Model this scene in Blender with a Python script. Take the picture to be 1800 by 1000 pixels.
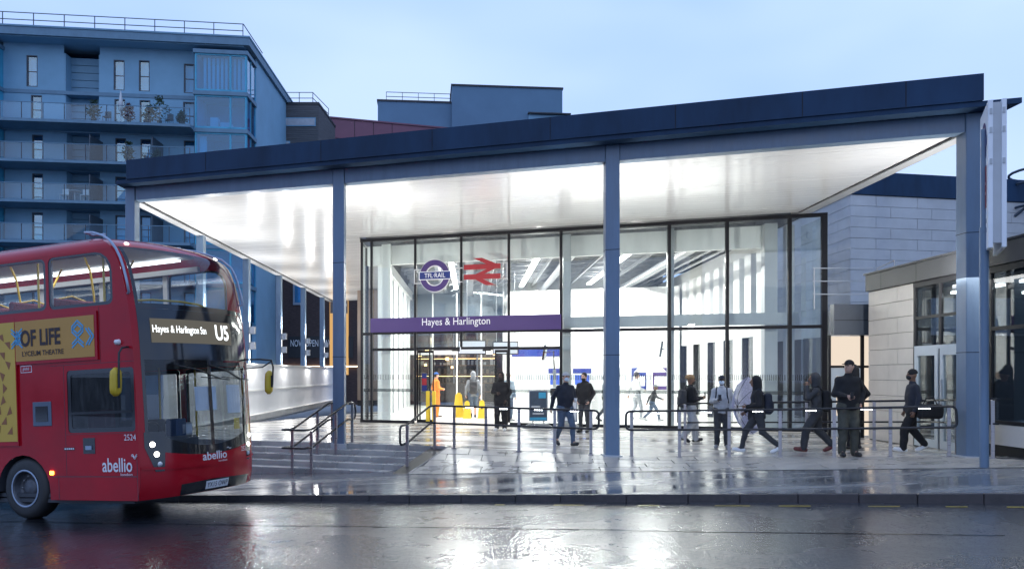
import bpy, bmesh, math, random
import numpy as np
from mathutils import Vector, Matrix, noise as mnoise
from mathutils.geometry import tessellate_polygon
R = math.radians
random.seed(7)
sc = bpy.context.scene
for _o in list(bpy.data.objects):
    bpy.data.objects.remove(_o)
col = sc.collection

# ------------------------------------------------------------------ camera, sky, sun, exposure
EYE = 1.62
cam_d = bpy.data.cameras.new('camera')
cam = bpy.data.objects.new('camera', cam_d)
col.objects.link(cam)
cam.location = (0, 0, EYE)
cam.rotation_euler = (R(90), 0, 0)
cam_d.lens = 30.0
cam_d.sensor_width = 36.0
cam_d.shift_y = 156 / 1800
cam_d.clip_end = 4000
cam_d.clip_start = 0.05
sc.camera = cam
sc.render.engine = 'CYCLES'
sc.cycles.use_denoising = True
sc.cycles.max_bounces = 9
sc.cycles.transparent_max_bounces = 24
sc.cycles.diffuse_bounces = 4
sc.cycles.glossy_bounces = 5
sc.cycles.transmission_bounces = 6
sc.cycles.sample_clamp_indirect = 6.0
sc.cycles.blur_glossy = 0.5
sc.cycles.caustics_reflective = False
sc.cycles.caustics_refractive = False
sc.view_settings.view_transform = 'Standard'
sc.view_settings.look = 'None'
sc.view_settings.exposure = 0.07
sc.view_settings.gamma = 1.0
sc.view_settings.use_curve_mapping = False

SUN_EL, SUN_AZ = 3.0, 200.0     # sun just above the horizon behind the camera, under cloud
world = bpy.data.worlds.new('World')
sc.world = world
world.use_nodes = True
wt = world.node_tree
wt.nodes.clear()
w_out = wt.nodes.new('ShaderNodeOutputWorld')
w_bg = wt.nodes.new('ShaderNodeBackground')
w_sky = wt.nodes.new('ShaderNodeTexSky')
w_sky.sky_type = 'NISHITA'
w_sky.sun_disc = False
w_sky.sun_elevation = R(SUN_EL)
w_sky.sun_rotation = R(SUN_AZ)
w_sky.altitude = 50
w_sky.air_density = 1.0
w_sky.dust_density = 1.0
w_sky.ozone_density = 6.0
# an even dusk overcast veils the clear sky
w_co = wt.nodes.new('ShaderNodeTexCoord')
w_map = wt.nodes.new('ShaderNodeMapping')
w_map.inputs['Scale'].default_value = (1.0, 1.0, 2.6)
w_no = wt.nodes.new('ShaderNodeTexNoise')
w_no.inputs['Scale'].default_value = 1.7
w_no.inputs['Detail'].default_value = 3.5
w_no.inputs['Roughness'].default_value = 0.45
w_ra = wt.nodes.new('ShaderNodeValToRGB')
w_ra.color_ramp.elements[0].position = 0.34
w_ra.color_ramp.elements[0].color = (4.0, 6.5, 12.6, 1)
w_ra.color_ramp.elements[1].position = 0.68
w_ra.color_ramp.elements[1].color = (7.1, 9.3, 14.0, 1)
w_mix = wt.nodes.new('ShaderNodeMix')
w_mix.data_type = 'RGBA'
w_mix.inputs['Factor'].default_value = 0.86
L = wt.links.new
L(w_co.outputs['Generated'], w_map.inputs['Vector'])
L(w_map.outputs['Vector'], w_no.inputs['Vector'])
L(w_no.outputs['Fac'], w_ra.inputs['Fac'])
L(w_sky.outputs['Color'], w_mix.inputs['A'])
L(w_ra.outputs['Color'], w_mix.inputs['B'])
L(w_mix.outputs['Result'], w_bg.inputs['Color'])
w_bg.inputs['Strength'].default_value = 0.1
L(w_bg.outputs['Background'], w_out.inputs['Surface'])

sun_d = bpy.data.lights.new('sun', 'SUN')
sun_d.energy = 0.12
sun_d.angle = R(25)
sun_d.color = (1.0, 0.95, 0.9)
sun = bpy.data.objects.new('sun', sun_d)
col.objects.link(sun)
_sd = Vector((math.sin(R(SUN_AZ)) * math.cos(R(SUN_EL + 15)), math.cos(R(SUN_AZ)) * math.cos(R(SUN_EL + 15)), math.sin(R(SUN_EL + 15))))
sun.rotation_euler = _sd.to_track_quat('Z', 'Y').to_euler()

# ------------------------------------------------------------------ helpers
def N(nt, kind, **kw):
    n = nt.nodes.new(kind)
    for k, v in kw.items():
        setattr(n, k, v)
    return n

MATS = {}
def mat(name, c, rough=0.6, metal=0.0, var=0.12, vscale=2.0, bump=0.0, bscale=40.0, rvar=0.0, spec=0.5, coat=0.0, stretch=None):
    """painted / mineral surface: base colour broken up by noise, roughness variation and fine bump"""
    if name in MATS:
        return MATS[name]
    m = bpy.data.materials.new(name)
    m.use_nodes = True
    nt = m.node_tree
    b = nt.nodes['Principled BSDF']
    b.inputs['Roughness'].default_value = rough
    b.inputs['Metallic'].default_value = metal
    b.inputs['Specular IOR Level'].default_value = spec
    b.inputs['Coat Weight'].default_value = coat
    b.inputs['Coat Roughness'].default_value = 0.08
    co = N(nt, 'ShaderNodeTexCoord')
    src = co.outputs['Object']
    if stretch:
        mp = N(nt, 'ShaderNodeMapping')
        mp.inputs['Scale'].default_value = stretch
        nt.links.new(src, mp.inputs['Vector'])
        src = mp.outputs['Vector']
    if var > 0:
        no = N(nt, 'ShaderNodeTexNoise')
        no.inputs['Scale'].default_value = vscale
        no.inputs['Detail'].default_value = 5
        no.inputs['Roughness'].default_value = 0.62
        nt.links.new(src, no.inputs['Vector'])
        ra = N(nt, 'ShaderNodeValToRGB')
        ra.color_ramp.elements[0].position = 0.3
        ra.color_ramp.elements[1].position = 0.72
        ra.color_ramp.elements[0].color = tuple(max(0, x * (1 - var)) for x in c) + (1,)
        ra.color_ramp.elements[1].color = tuple(min(1, x * (1 + var)) for x in c) + (1,)
        nt.links.new(no.outputs['Fac'], ra.inputs['Fac'])
        nt.links.new(ra.outputs['Color'], b.inputs['Base Color'])
        if rvar > 0:
            mr = N(nt, 'ShaderNodeMapRange')
            mr.inputs['To Min'].default_value = max(0.02, rough - rvar)
            mr.inputs['To Max'].default_value = min(1, rough + rvar)
            mr.inputs['From Min'].default_value = 0.3
            mr.inputs['From Max'].default_value = 0.7
            nt.links.new(no.outputs['Fac'], mr.inputs['Value'])
            nt.links.new(mr.outputs['Result'], b.inputs['Roughness'])
    else:
        b.inputs['Base Color'].default_value = tuple(c) + (1,)
    if bump > 0:
        n2 = N(nt, 'ShaderNodeTexNoise')
        n2.inputs['Scale'].default_value = bscale
        n2.inputs['Detail'].default_value = 3
        nt.links.new(src, n2.inputs['Vector'])
        bp = N(nt, 'ShaderNodeBump')
        bp.inputs['Strength'].default_value = bump
        bp.inputs['Distance'].default_value = 0.01
        nt.links.new(n2.outputs['Fac'], bp.inputs['Height'])
        nt.links.new(bp.outputs['Normal'], b.inputs['Normal'])
    MATS[name] = m
    return m

def glow(name, c, strength):
    if name in MATS:
        return MATS[name]
    m = bpy.data.materials.new(name)
    m.use_nodes = True
    nt = m.node_tree
    nt.nodes.clear()
    o = N(nt, 'ShaderNodeOutputMaterial')
    e = N(nt, 'ShaderNodeEmission')
    e.inputs['Color'].default_value = tuple(c) + (1,)
    e.inputs['Strength'].default_value = strength
    nt.links.new(e.outputs[0], o.inputs['Surface'])
    MATS[name] = m
    return m

def glass(name, tint=(0.93, 0.97, 0.96), ior=1.5, rough=0.0, dirt=0.0, dscale=6.0, boost=1.0, drops=False):
    """thin pane: transparent, Fresnel mirror on top, optional streaked film of rain and dirt"""
    if name in MATS:
        return MATS[name]
    m = bpy.data.materials.new(name)
    m.use_nodes = True
    nt = m.node_tree
    nt.nodes.clear()
    o = N(nt, 'ShaderNodeOutputMaterial')
    tr = N(nt, 'ShaderNodeBsdfTransparent')
    tr.inputs['Color'].default_value = tuple(tint) + (1,)
    gl = N(nt, 'ShaderNodeBsdfGlossy')
    gl.inputs['Roughness'].default_value = rough
    gl.inputs['Color'].default_value = (boost, boost, boost, 1)
    fr = N(nt, 'ShaderNodeFresnel')
    # the same Fresnel curve on both faces of the thin pane
    ge = N(nt, 'ShaderNodeNewGeometry')
    mi = N(nt, 'ShaderNodeMapRange')
    mi.inputs['To Min'].default_value = ior
    mi.inputs['To Max'].default_value = 1 / ior
    nt.links.new(ge.outputs['Backfacing'], mi.inputs['Value'])
    nt.links.new(mi.outputs['Result'], fr.inputs['IOR'])
    mx = N(nt, 'ShaderNodeMixShader')
    nt.links.new(fr.outputs[0], mx.inputs[0])
    nt.links.new(tr.outputs[0], mx.inputs[1])
    nt.links.new(gl.outputs[0], mx.inputs[2])
    last = mx
    if dirt > 0:
        df = N(nt, 'ShaderNodeBsdfDiffuse')
        df.inputs['Color'].default_value = (0.6, 0.62, 0.63, 1)
        tl = N(nt, 'ShaderNodeBsdfTranslucent')
        tl.inputs['Color'].default_value = (0.6, 0.62, 0.63, 1)
        ad = N(nt, 'ShaderNodeAddShader')
        nt.links.new(df.outputs[0], ad.inputs[0])
        nt.links.new(tl.outputs[0], ad.inputs[1])
        co = N(nt, 'ShaderNodeTexCoord')
        mp = N(nt, 'ShaderNodeMapping')
        mp.inputs['Scale'].default_value = (dscale, dscale, dscale * (1.0 if drops else 0.18))
        no = N(nt, 'ShaderNodeTexNoise')
        no.inputs['Scale'].default_value = 3.0
        no.inputs['Detail'].default_value = 6
        ra = N(nt, 'ShaderNodeValToRGB')
        ra.color_ramp.elements[0].position = 0.45
        ra.color_ramp.elements[0].color = (0, 0, 0, 1)
        ra.color_ramp.elements[1].position = 0.75
        ra.color_ramp.elements[1].color = (dirt, dirt, dirt, 1)
        nt.links.new(co.outputs['Object'], mp.inputs['Vector'])
        nt.links.new(mp.outputs[0], no.inputs['Vector'])
        nt.links.new(no.outputs['Fac'], ra.inputs['Fac'])
        m2 = N(nt, 'ShaderNodeMixShader')
        nt.links.new(ra.outputs['Color'], m2.inputs[0])
        nt.links.new(last.outputs[0], m2.inputs[1])
        nt.links.new(ad.outputs[0], m2.inputs[2])
        last = m2
    nt.links.new(last.outputs[0], o.inputs['Surface'])
    MATS[name] = m
    return m

def tag(o, label=None, cat=None, group=None, kind=None):
    if label: o['label'] = label
    if cat: o['category'] = cat
    if group: o['group'] = group
    if kind: o['kind'] = kind
    return o

ORG = {}
def thing(name, label, cat, loc=(0, 0, 0), group=None, mx=None):
    """an Empty at the thing's base that parents its parts"""
    o = bpy.data.objects.new(name, None)
    o.empty_display_size = 0.2
    col.objects.link(o)
    if mx is not None:
        o.matrix_world = mx
        ORG[o.name] = None
    else:
        o.location = loc
        ORG[o.name] = Vector(loc)
    tag(o, label, cat, group)
    return o

def org(o):
    while o is not None:
        if o.name in ORG:
            return ORG[o.name]
        o = o.parent
    return None

def link(name, me, parent=None):
    o = bpy.data.objects.new(name, me)
    col.objects.link(o)
    if parent is not None:
        o.parent = parent
    return o

class MB:
    """collects boxes, prisms and tubes; build() links them as one mesh object"""
    def __init__(s):
        s.v = []; s.f = []; s.sm = []
    def add(s, vs, fs, smooth=False):
        k = len(s.v)
        s.v += [tuple(p) for p in vs]
        s.f += [tuple(i + k for i in f) for f in fs]
        s.sm += [smooth] * len(fs)
        return s
    def hexa(s, p):
        return s.add(p, [(3, 2, 1, 0), (4, 5, 6, 7), (0, 1, 5, 4), (1, 2, 6, 5), (2, 3, 7, 6), (3, 0, 4, 7)])
    def box(s, x0, x1, y0, y1, z0, z1):
        return s.hexa([(x0, y0, z0), (x1, y0, z0), (x1, y1, z0), (x0, y1, z0), (x0, y0, z1), (x1, y0, z1), (x1, y1, z1), (x0, y1, z1)])
    def fbox(s, F, a0, a1, b0, b1, z0, z1):
        """box in a plan frame F(a,b)->(x,y)"""
        q = [F(a0, b0), F(a1, b0), F(a1, b1), F(a0, b1)]
        return s.hexa([(*p, z0) for p in q] + [(*p, z1) for p in q])
    def prism(s, poly, z0, z1):
        n = len(poly)
        vs = [(p[0], p[1], z0) for p in poly] + [(p[0], p[1], z1) for p in poly]
        fs = [tuple(range(n - 1, -1, -1)), tuple(range(n, 2 * n))]
        fs += [(i, (i + 1) % n, n + (i + 1) % n, n + i) for i in range(n)]
        return s.add(vs, fs)
    def extr(s, pts, d):
        """closed outline pts (3-D, planar) pushed along vector d"""
        n = len(pts)
        d = Vector(d)
        vs = [Vector(p) for p in pts] + [Vector(p) + d for p in pts]
        fs = [tuple(range(n - 1, -1, -1)), tuple(range(n, 2 * n))]
        fs += [(i, (i + 1) % n, n + (i + 1) % n, n + i) for i in range(n)]
        return s.add(vs, fs)
    def bar(s, p, q, w, h, up=(0, 0, 1)):
        p = Vector(p); q = Vector(q)
        d = (q - p).normalized()
        u = Vector(up)
        if abs(d.dot(u)) > 0.98:
            u = Vector((0, 1, 0))
        x = d.cross(u).normalized(); u = x.cross(d).normalized()
        x *= w / 2; u *= h / 2
        return s.hexa([p - x - u, p + x - u, q + x - u, q - x - u, p - x + u, p + x + u, q + x + u, q - x + u])
    def tube(s, pts, r, seg=8, closed=False, cap=True):
        pts = [Vector(p) for p in pts]
        n = len(pts)
        rr = r if isinstance(r, (list, tuple)) else [r] * n
        vs = []; fs = []
        prev = None
        for i, p in enumerate(pts):
            if closed:
                d = pts[(i + 1) % n] - pts[i - 1]
            else:
                d = pts[min(i + 1, n - 1)] - pts[max(i - 1, 0)]
            d.normalize()
            if prev is None:
                u = Vector((0, 0, 1)) if abs(d.z) < 0.9 else Vector((1, 0, 0))
            else:
                u = prev
            x = d.cross(u).normalized(); u = x.cross(d).normalized(); prev = u
            for k in range(seg):
                a = 2 * math.pi * k / seg
                vs.append(p + (x * math.cos(a) + u * math.sin(a)) * rr[i])
        m = n if closed else n - 1
        for i in range(m):
            for k in range(seg):
                j = (i + 1) % n
                fs.append((i * seg + k, i * seg + (k + 1) % seg, j * seg + (k + 1) % seg, j * seg + k))
        s.add(vs, fs, True)
        if cap and not closed:
            s.add(vs[:seg], [tuple(range(seg))])
            s.add(vs[-seg:], [tuple(range(seg - 1, -1, -1))])
        return s
    def lathe(s, prof, o=(0, 0, 0), ax=(0, 0, 1), seg=24, smooth=True):
        """prof: (radius, height) pairs spun about ax through o"""
        ax = Vector(ax).normalized(); o = Vector(o)
        x = ax.cross(Vector((0, 0, 1)) if abs(ax.z) < 0.9 else Vector((1, 0, 0))).normalized(); y = ax.cross(x)
        n = len(prof); vs = []; fs = []
        for k in range(seg):
            a = 2 * math.pi * k / seg
            for r, h in prof:
                vs.append(o + ax * h + (x * math.cos(a) + y * math.sin(a)) * r)
        for k in range(seg):
            j = (k + 1) % seg
            for i in range(n - 1):
                fs.append((k * n + i, j * n + i, j * n + i + 1, k * n + i + 1))
        return s.add(vs, fs, smooth)
    def grid(s, P, smooth=True):
        """P[i][j] rows of points"""
        n = len(P); m = len(P[0])
        vs = [p for row in P for p in row]
        fs = [(i * m + j, i * m + j + 1, (i + 1) * m + j + 1, (i + 1) * m + j) for i in range(n - 1) for j in range(m - 1)]
        return s.add(vs, fs, smooth)
    def holed(s, loops, to3):
        """planar polygon with holes: loops of 2-D points, first the outline; to3 maps (p,q) to 3-D"""
        tris = tessellate_polygon([[Vector((p[0], p[1], 0)) for p in l] for l in loops])
        flat = [p for l in loops for p in l]
        return s.add([to3(*p) for p in flat], [tuple(t) for t in tris])
    def mesh(s, name, m, off=None, bevel=0, weld=False):
        me = bpy.data.meshes.new(name)
        vs = s.v
        if off is not None:
            vs = [(a - off[0], b - off[1], c - off[2]) for a, b, c in vs]
        me.from_pydata(vs, [], s.f)
        for p, q in zip(me.polygons, s.sm):
            p.use_smooth = q
        bm = bmesh.new(); bm.from_mesh(me)
        if weld:
            bmesh.ops.remove_doubles(bm, verts=bm.verts, dist=1e-4)
        bmesh.ops.recalc_face_normals(bm, faces=bm.faces)
        if bevel:
            bmesh.ops.bevel(bm, geom=[e for e in bm.edges], offset=bevel, segments=1, affect='EDGES', clamp_overlap=True)
        bm.to_mesh(me); bm.free()
        if m: me.materials.append(m)
        return me
    def build(s, name, m, parent=None, bevel=0, local=False, weld=False):
        off = None if (parent is None or local) else org(parent)
        return link(name, s.mesh(name, m, off, bevel, weld), parent)

def text_mesh(txt, o, r, u, w, h, m, name, parent=None, local=False, depth=0.0, bold=0.0):
    """lettering fitted to w x h, lower-left corner at o, running along r with up u"""
    cu = bpy.data.curves.new('t', 'FONT')
    cu.body = txt
    cu.size = 1.0
    cu.resolution_u = 3
    cu.offset = bold
    ob = bpy.data.objects.new('t', cu)
    col.objects.link(ob)
    bpy.context.view_layer.update()
    me = bpy.data.meshes.new_from_object(ob)
    bpy.data.objects.remove(ob); bpy.data.curves.remove(cu)
    xs = [v.co.x for v in me.vertices]; ys = [v.co.y for v in me.vertices]
    x0, x1, y0, y1 = min(xs), max(xs), min(ys), max(ys)
    o = Vector(o); r = Vector(r).normalized(); u = Vector(u).normalized(); n = r.cross(u)
    off = Vector((0, 0, 0)) if (parent is None or local) else org(parent)
    for v in me.vertices:
        p = o + r * ((v.co.x - x0) / (x1 - x0) * w) + u * ((v.co.y - y0) / (y1 - y0) * h) + n * depth
        v.co = p - off
    me.materials.clear(); me.materials.append(m)
    me.name = name
    return link(name, me, parent)

def lamp(name, loc, size, size_y, power, direction, color=(1, 0.985, 0.96), parent=None):
    d = bpy.data.lights.new(name, 'AREA')
    d.shape = 'RECTANGLE'
    d.size = size; d.size_y = size_y
    d.energy = power; d.color = color
    o = bpy.data.objects.new(name, d)
    col.objects.link(o)
    o.location = loc
    o.rotation_euler = Vector(direction).to_track_quat('-Z', 'Y').to_euler()
    return o

# plan frames. Kerb frame (u along the kerb, v towards the station); station frame (a along the canopy front, b into the depth)
EU = Vector((0.946, -0.324)); EV = Vector((0.324, 0.946)); ED = Vector((-0.0466, 0.9989))
KO = Vector((-4.5, 14.7)); C0 = Vector((-9.83, 22.1))
def K(u, v):
    p = KO + EU * u + EV * v
    return (p.x, p.y)
def W(a, b):
    p = C0 + EU * a + ED * b
    return (p.x, p.y)
def uv_of(x, y):
    d = Vector((x, y)) - KO
    return d.dot(EU), d.dot(EV)
def lerp(a, b, t): return a + (b - a) * t
def interp(x, pts):
    if x <= pts[0][0]: return pts[0][1]
    for (x0, y0), (x1, y1) in zip(pts, pts[1:]):
        if x <= x1: return lerp(y0, y1, (x - x0) / (x1 - x0))
    return pts[-1][1]
def zpave(u): return -0.48 + 0.048 * max(-16, min(u, 15))
def zroad(u): return -0.572 + 0.0455 * max(-16, min(u, 15))
def zedge(u): return interp(u, [(-8, -0.02), (1.2, -0.045), (5.2, -0.11), (6, -0.115), (11.8, 0.075), (14, 0.12)])
def zplaza(x, y):
    u, v = uv_of(x, y)
    return lerp(zedge(u), 0.0, max(0, min(1, (v - 5.3) / 4.5)))
def on_line(px, v):
    """u on the line v that is seen at photo column px"""
    t = (px - 900) / 1500
    ax, ay = KO + EV * v
    return (t * ay - ax) / (EU.x - t * EU.y)

# ------------------------------------------------------------------ wet ground materials
def wet(name, c, r0, r1, bump, bscale, pool=0.0, vscale=0.8, cvar=0.35, warp=None, film=0.0, film_rough=0.08, dist=0.0016, gy=1.0, fdist=0.0013):
    """rain-soaked mineral surface: a film of water lowers the roughness in patches, grain stands up as bump"""
    m = bpy.data.materials.new(name)
    m.use_nodes = True
    nt = m.node_tree
    lk = nt.links.new
    b = nt.nodes['Principled BSDF']
    co = N(nt, 'ShaderNodeTexCoord')
    mp = N(nt, 'ShaderNodeMapping')
    mp.inputs['Rotation'].default_value = (0, 0, R(18.9))
    if warp: mp.inputs['Scale'].default_value = warp
    lk(co.outputs['Object'], mp.inputs['Vector'])
    big = N(nt, 'ShaderNodeTexNoise')
    big.inputs['Scale'].default_value = vscale
    big.inputs['Detail'].default_value = 5
    big.inputs['Roughness'].default_value = 0.6
    lk(mp.outputs[0], big.inputs['Vector'])
    ra = N(nt, 'ShaderNodeValToRGB')
    ra.color_ramp.elements[0].position = 0.32
    ra.color_ramp.elements[1].position = 0.7
    ra.color_ramp.elements[0].color = tuple(x * (1 - cvar) for x in c) + (1,)
    ra.color_ramp.elements[1].color = tuple(x * (1 + cvar) for x in c) + (1,)
    lk(big.outputs['Fac'], ra.inputs['Fac'])
    lk(ra.outputs['Color'], b.inputs['Base Color'])
    mr = N(nt, 'ShaderNodeMapRange')
    mr.inputs['From Min'].default_value = 0.36
    mr.inputs['From Max'].default_value = 0.62
    mr.inputs['To Min'].default_value = r0
    mr.inputs['To Max'].default_value = r1
    lk(big.outputs['Fac'], mr.inputs['Value'])
    lk(mr.outputs['Result'], b.inputs['Roughness'])
    fine = N(nt, 'ShaderNodeTexNoise')
    fine.inputs['Scale'].default_value = bscale
    fine.inputs['Detail'].default_value = 3.0
    fine.inputs['Roughness'].default_value = 0.65
    mf = N(nt, 'ShaderNodeMapping')
    mf.inputs['Scale'].default_value = (1.0, gy, 1.0)
    lk(co.outputs['Object'], mf.inputs['Vector'])
    lk(mf.outputs[0], fine.inputs['Vector'])
    bp = N(nt, 'ShaderNodeBump')
    bp.inputs['Distance'].default_value = dist
    ms = N(nt, 'ShaderNodeMapRange')
    ms.inputs['From Min'].default_value = 0.36
    ms.inputs['From Max'].default_value = 0.62
    ms.inputs['To Min'].default_value = bump * (1 - pool)
    ms.inputs['To Max'].default_value = bump
    lk(big.outputs['Fac'], ms.inputs['Value'])
    lk(ms.outputs['Result'], bp.inputs['Strength'])
    lk(fine.outputs['Fac'], bp.inputs['Height'])
    lk(bp.outputs['Normal'], b.inputs['Normal'])
    b.inputs['Specular IOR Level'].default_value = 0.5
    if film > 0:      # water film lying over the grain
        b.inputs['Coat Weight'].default_value = film
        b.inputs['Coat IOR'].default_value = 1.36
        b.inputs['Coat Roughness'].default_value = film_rough
        mq = N(nt, 'ShaderNodeMapRange')
        mq.inputs['From Min'].default_value = 0.36
        mq.inputs['From Max'].default_value = 0.62
        mq.inputs['To Min'].default_value = film_rough * .5
        mq.inputs['To Max'].default_value = film_rough * 1.5
        lk(big.outputs['Fac'], mq.inputs['Value'])
        lk(mq.outputs['Result'], b.inputs['Coat Roughness'])
        b2 = N(nt, 'ShaderNodeBump')
        b2.inputs['Distance'].default_value = fdist
        lk(ms.outputs['Result'], b2.inputs['Strength'])
        lk(fine.outputs['Fac'], b2.inputs['Height'])
        lk(b2.outputs['Normal'], b.inputs['Coat Normal'])
    MATS[name] = m
    return m

M_road = wet('wet_asphalt', (0.030, 0.034, 0.042), 0.20, 0.36, 1.0, 20, pool=0.25, vscale=0.55, film=1.0, film_rough=.05, dist=.022, gy=.4, fdist=.0085)
M_pave = wet('wet_pavement', (0.17, 0.17, 0.17), 0.06, 0.30, 0.22, 26, pool=0.85, vscale=0.9, warp=(0.45, 1.6, 1))
M_slab = wet('wet_granite_slab', (0.36, 0.335, 0.30), 0.22, 0.46, 0.25, 60, pool=0.6, vscale=1.3, cvar=0.22)
M_plaza = wet('wet_plaza_paving', (0.48, 0.45, 0.41), 0.08, 0.36, 0.15, 45, pool=0.8, vscale=0.7, cvar=0.2, warp=(0.6, 1.7, 1))
M_step = wet('wet_step_granite', (0.40, 0.385, 0.36), 0.14, 0.38, 0.2, 60, pool=0.5, vscale=1.2, cvar=0.25)
M_kerb = wet('granite_kerb', (0.045, 0.036, 0.036), 0.3, 0.55, 0.8, 70, vscale=6, cvar=0.45)
M_joint = mat('dark_joint_bed', (0.045, 0.043, 0.04), 0.35, var=0.2)
M_yellow = mat('worn_yellow_paint', (0.42, 0.30, 0.03), 0.3, var=0.4, vscale=8, bump=0.3)

# ground sheet to the horizon
o = MB().box(-1500, 1500, -300, 3000, -2.6, -2.4).build('ground', mat('far_ground', (0.07, 0.075, 0.08), 0.5))
tag(o, 'dark ground reaching to the horizon', 'ground', kind='structure')

def sheet(us, vs, zf, name, m, thick=0.0):
    P = [[(*K(u, v), zf(u, v)) for v in vs] for u in us]
    return MB().grid(P, smooth=True).build(name, m)
def frange(a, b, n): return [a + (b - a) * i / n for i in range(n + 1)]
road = sheet([-70] + frange(-24, 22, 46) + [70], frange(-34, 0.02, 10), lambda u, v: zroad(u) - 0.0 , 'road', M_road)
tag(road, 'wet black asphalt road in front of the station', 'road', kind='structure')
pave = sheet([-40] + frange(-18, 18, 36), [0.07, 1, 2, 3, 3.6, 4.4, 5.3], lambda u, v: zpave(u) - (0.0 if v < 3.3 else 0.02), 'pavement', M_pave)
tag(pave, 'wet grey pavement between the kerb and the station', 'pavement', kind='structure')

# kerb: a row of granite stones
kerb = MB().prism([K(-24, 0.004), K(18, 0.004), K(18, 0.11), K(-24, 0.11)], -1.9, -1.8).build('kerb', M_joint)
tag(kerb, 'dark granite kerb along the road edge', 'kerb', kind='structure')
u = -22.0
rk = random.Random(3)
while u < 17:
    ln = rk.choice([0.72, 0.78, 0.9, 0.62, 1.0])
    zt = lambda q: zpave(q) + 0.004 - (0.05 if q < -3 else 0)
    z1a, z1b = zt(u) + rk.uniform(-.003, .003), zt(u + ln) + rk.uniform(-.003, .003)
    dv = rk.uniform(-.006, .006)
    mb = MB()
    A, B, C_, D_ = K(u + .003, -.02 + dv), K(u + ln - .003, -.02 + dv), K(u + ln - .003, .075), K(u + .003, .075)
    za, zb = zroad(u) - .2, zroad(u + ln) - .2
    mb.hexa([(*A, za), (*B, zb), (*C_, zb), (*D_, za), (*A, z1a), (*B, z1b), (*C_, z1b), (*D_, z1a)])
    mb.build('kerb_stone', M_kerb, kerb, bevel=0.008)
    u += ln
# worn yellow line in the gutter
lines = MB()
u = 4.6
while u < 15:
    ln = rk.uniform(.15, .5)
    q = [K(u, -.30), K(u + ln, -.30), K(u + ln, -.375), K(u, -.375)]
    lines.add([(*q[0], zroad(u) + .004), (*q[1], zroad(u + ln) + .004), (*q[2], zroad(u + ln) + .004), (*q[3], zroad(u) + .004)], [(0, 1, 2, 3)])
    u += ln + rk.uniform(.25, .8)
o = lines.build('yellow_line', M_yellow)
tag(o, 'worn yellow line painted in the gutter', 'road marking', kind='structure')

# tar seam left by a trench repair, running along the road
seam = MB()
M_tar = mat('bitumen_seam', (.012, .012, .013), .12, var=.1)
for k in range(60):
    u0 = -4 + k * .25
    w0, w1 = (mnoise.noise(Vector((q * .7, 3, 0))) * .05 for q in (u0, u0 + .25))
    seam.add([(*K(u0, -2.35 + w0), zroad(u0) + .004), (*K(u0 + .25, -2.35 + w1), zroad(u0 + .25) + .004), (*K(u0 + .25, -2.39 + w1), zroad(u0 + .25) + .004), (*K(u0, -2.39 + w0), zroad(u0) + .004)], [(0, 1, 2, 3)])
o = seam.build('tar_seam', M_tar)
tag(o, 'thin glossy tar seam along the road surface', 'road marking', kind='structure')
# plaza
us = frange(-8.2, 16, 40)
P = []
for uu in us:
    row = []
    for vv in [5.25, 6, 7, 8, 9, 10, 12, 15, 20, 28, 40, 48]:
        x, y = K(uu, vv)
        row.append((x, y, zplaza(x, y)))
    P.append(row)
plaza = MB().grid(P).build('plaza', M_plaza)
tag(plaza, 'wet pale stone plaza under the canopy', 'plaza', kind='structure')

# front ramp of granite slabs between plaza and pavement
ramp_bed = sheet(frange(1.0, 14.6, 30), [3.3, 3.9, 4.6, 5.27], lambda u, v: lerp(zpave(u), zedge(u), (v - 3.3) / 1.97) - 0.02, 'ramp', M_joint)
tag(ramp_bed, 'sloping stone ramp falling from the plaza to the pavement', 'ramp', kind='structure')
VR = [3.32, 3.80, 4.29, 4.77, 5.25]
for r in range(4):
    v0, v1 = VR[r] + .009, VR[r + 1] - .009
    uu = 0.2 + (r % 2) * 0.4
    while uu < 14.2:
        ln = 0.80 + rk.uniform(-.05, .05)
        q = []
        for (su, sv) in ((uu + .009, v0), (uu + ln - .009, v0), (uu + ln - .009, v1), (uu + .009, v1)):
            s_ = su - .288 * (sv - 4.3)
            q.append((max(s_, 1.42), sv))
        if q[1][0] > 1.5 and q[2][0] > 1.5:
            dz = rk.uniform(-.003, .004)
            top = [(*K(*p), lerp(zpave(p[0]), zedge(p[0]), (p[1] - 3.3) / 1.97) + dz) for p in q]
            MB().hexa([(t[0], t[1], t[2] - .05) for t in top] + top).build('paving_slab', M_slab, ramp_bed, bevel=.004)
        uu += ln
# edge strip of slabs where the ramp meets the pavement
o = sheet(frange(1.42, 14.2, 20), [3.17, 3.31], lambda u, v: zpave(u) + .004, 'edge_strip', M_slab)
o.parent = ramp_bed

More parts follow.
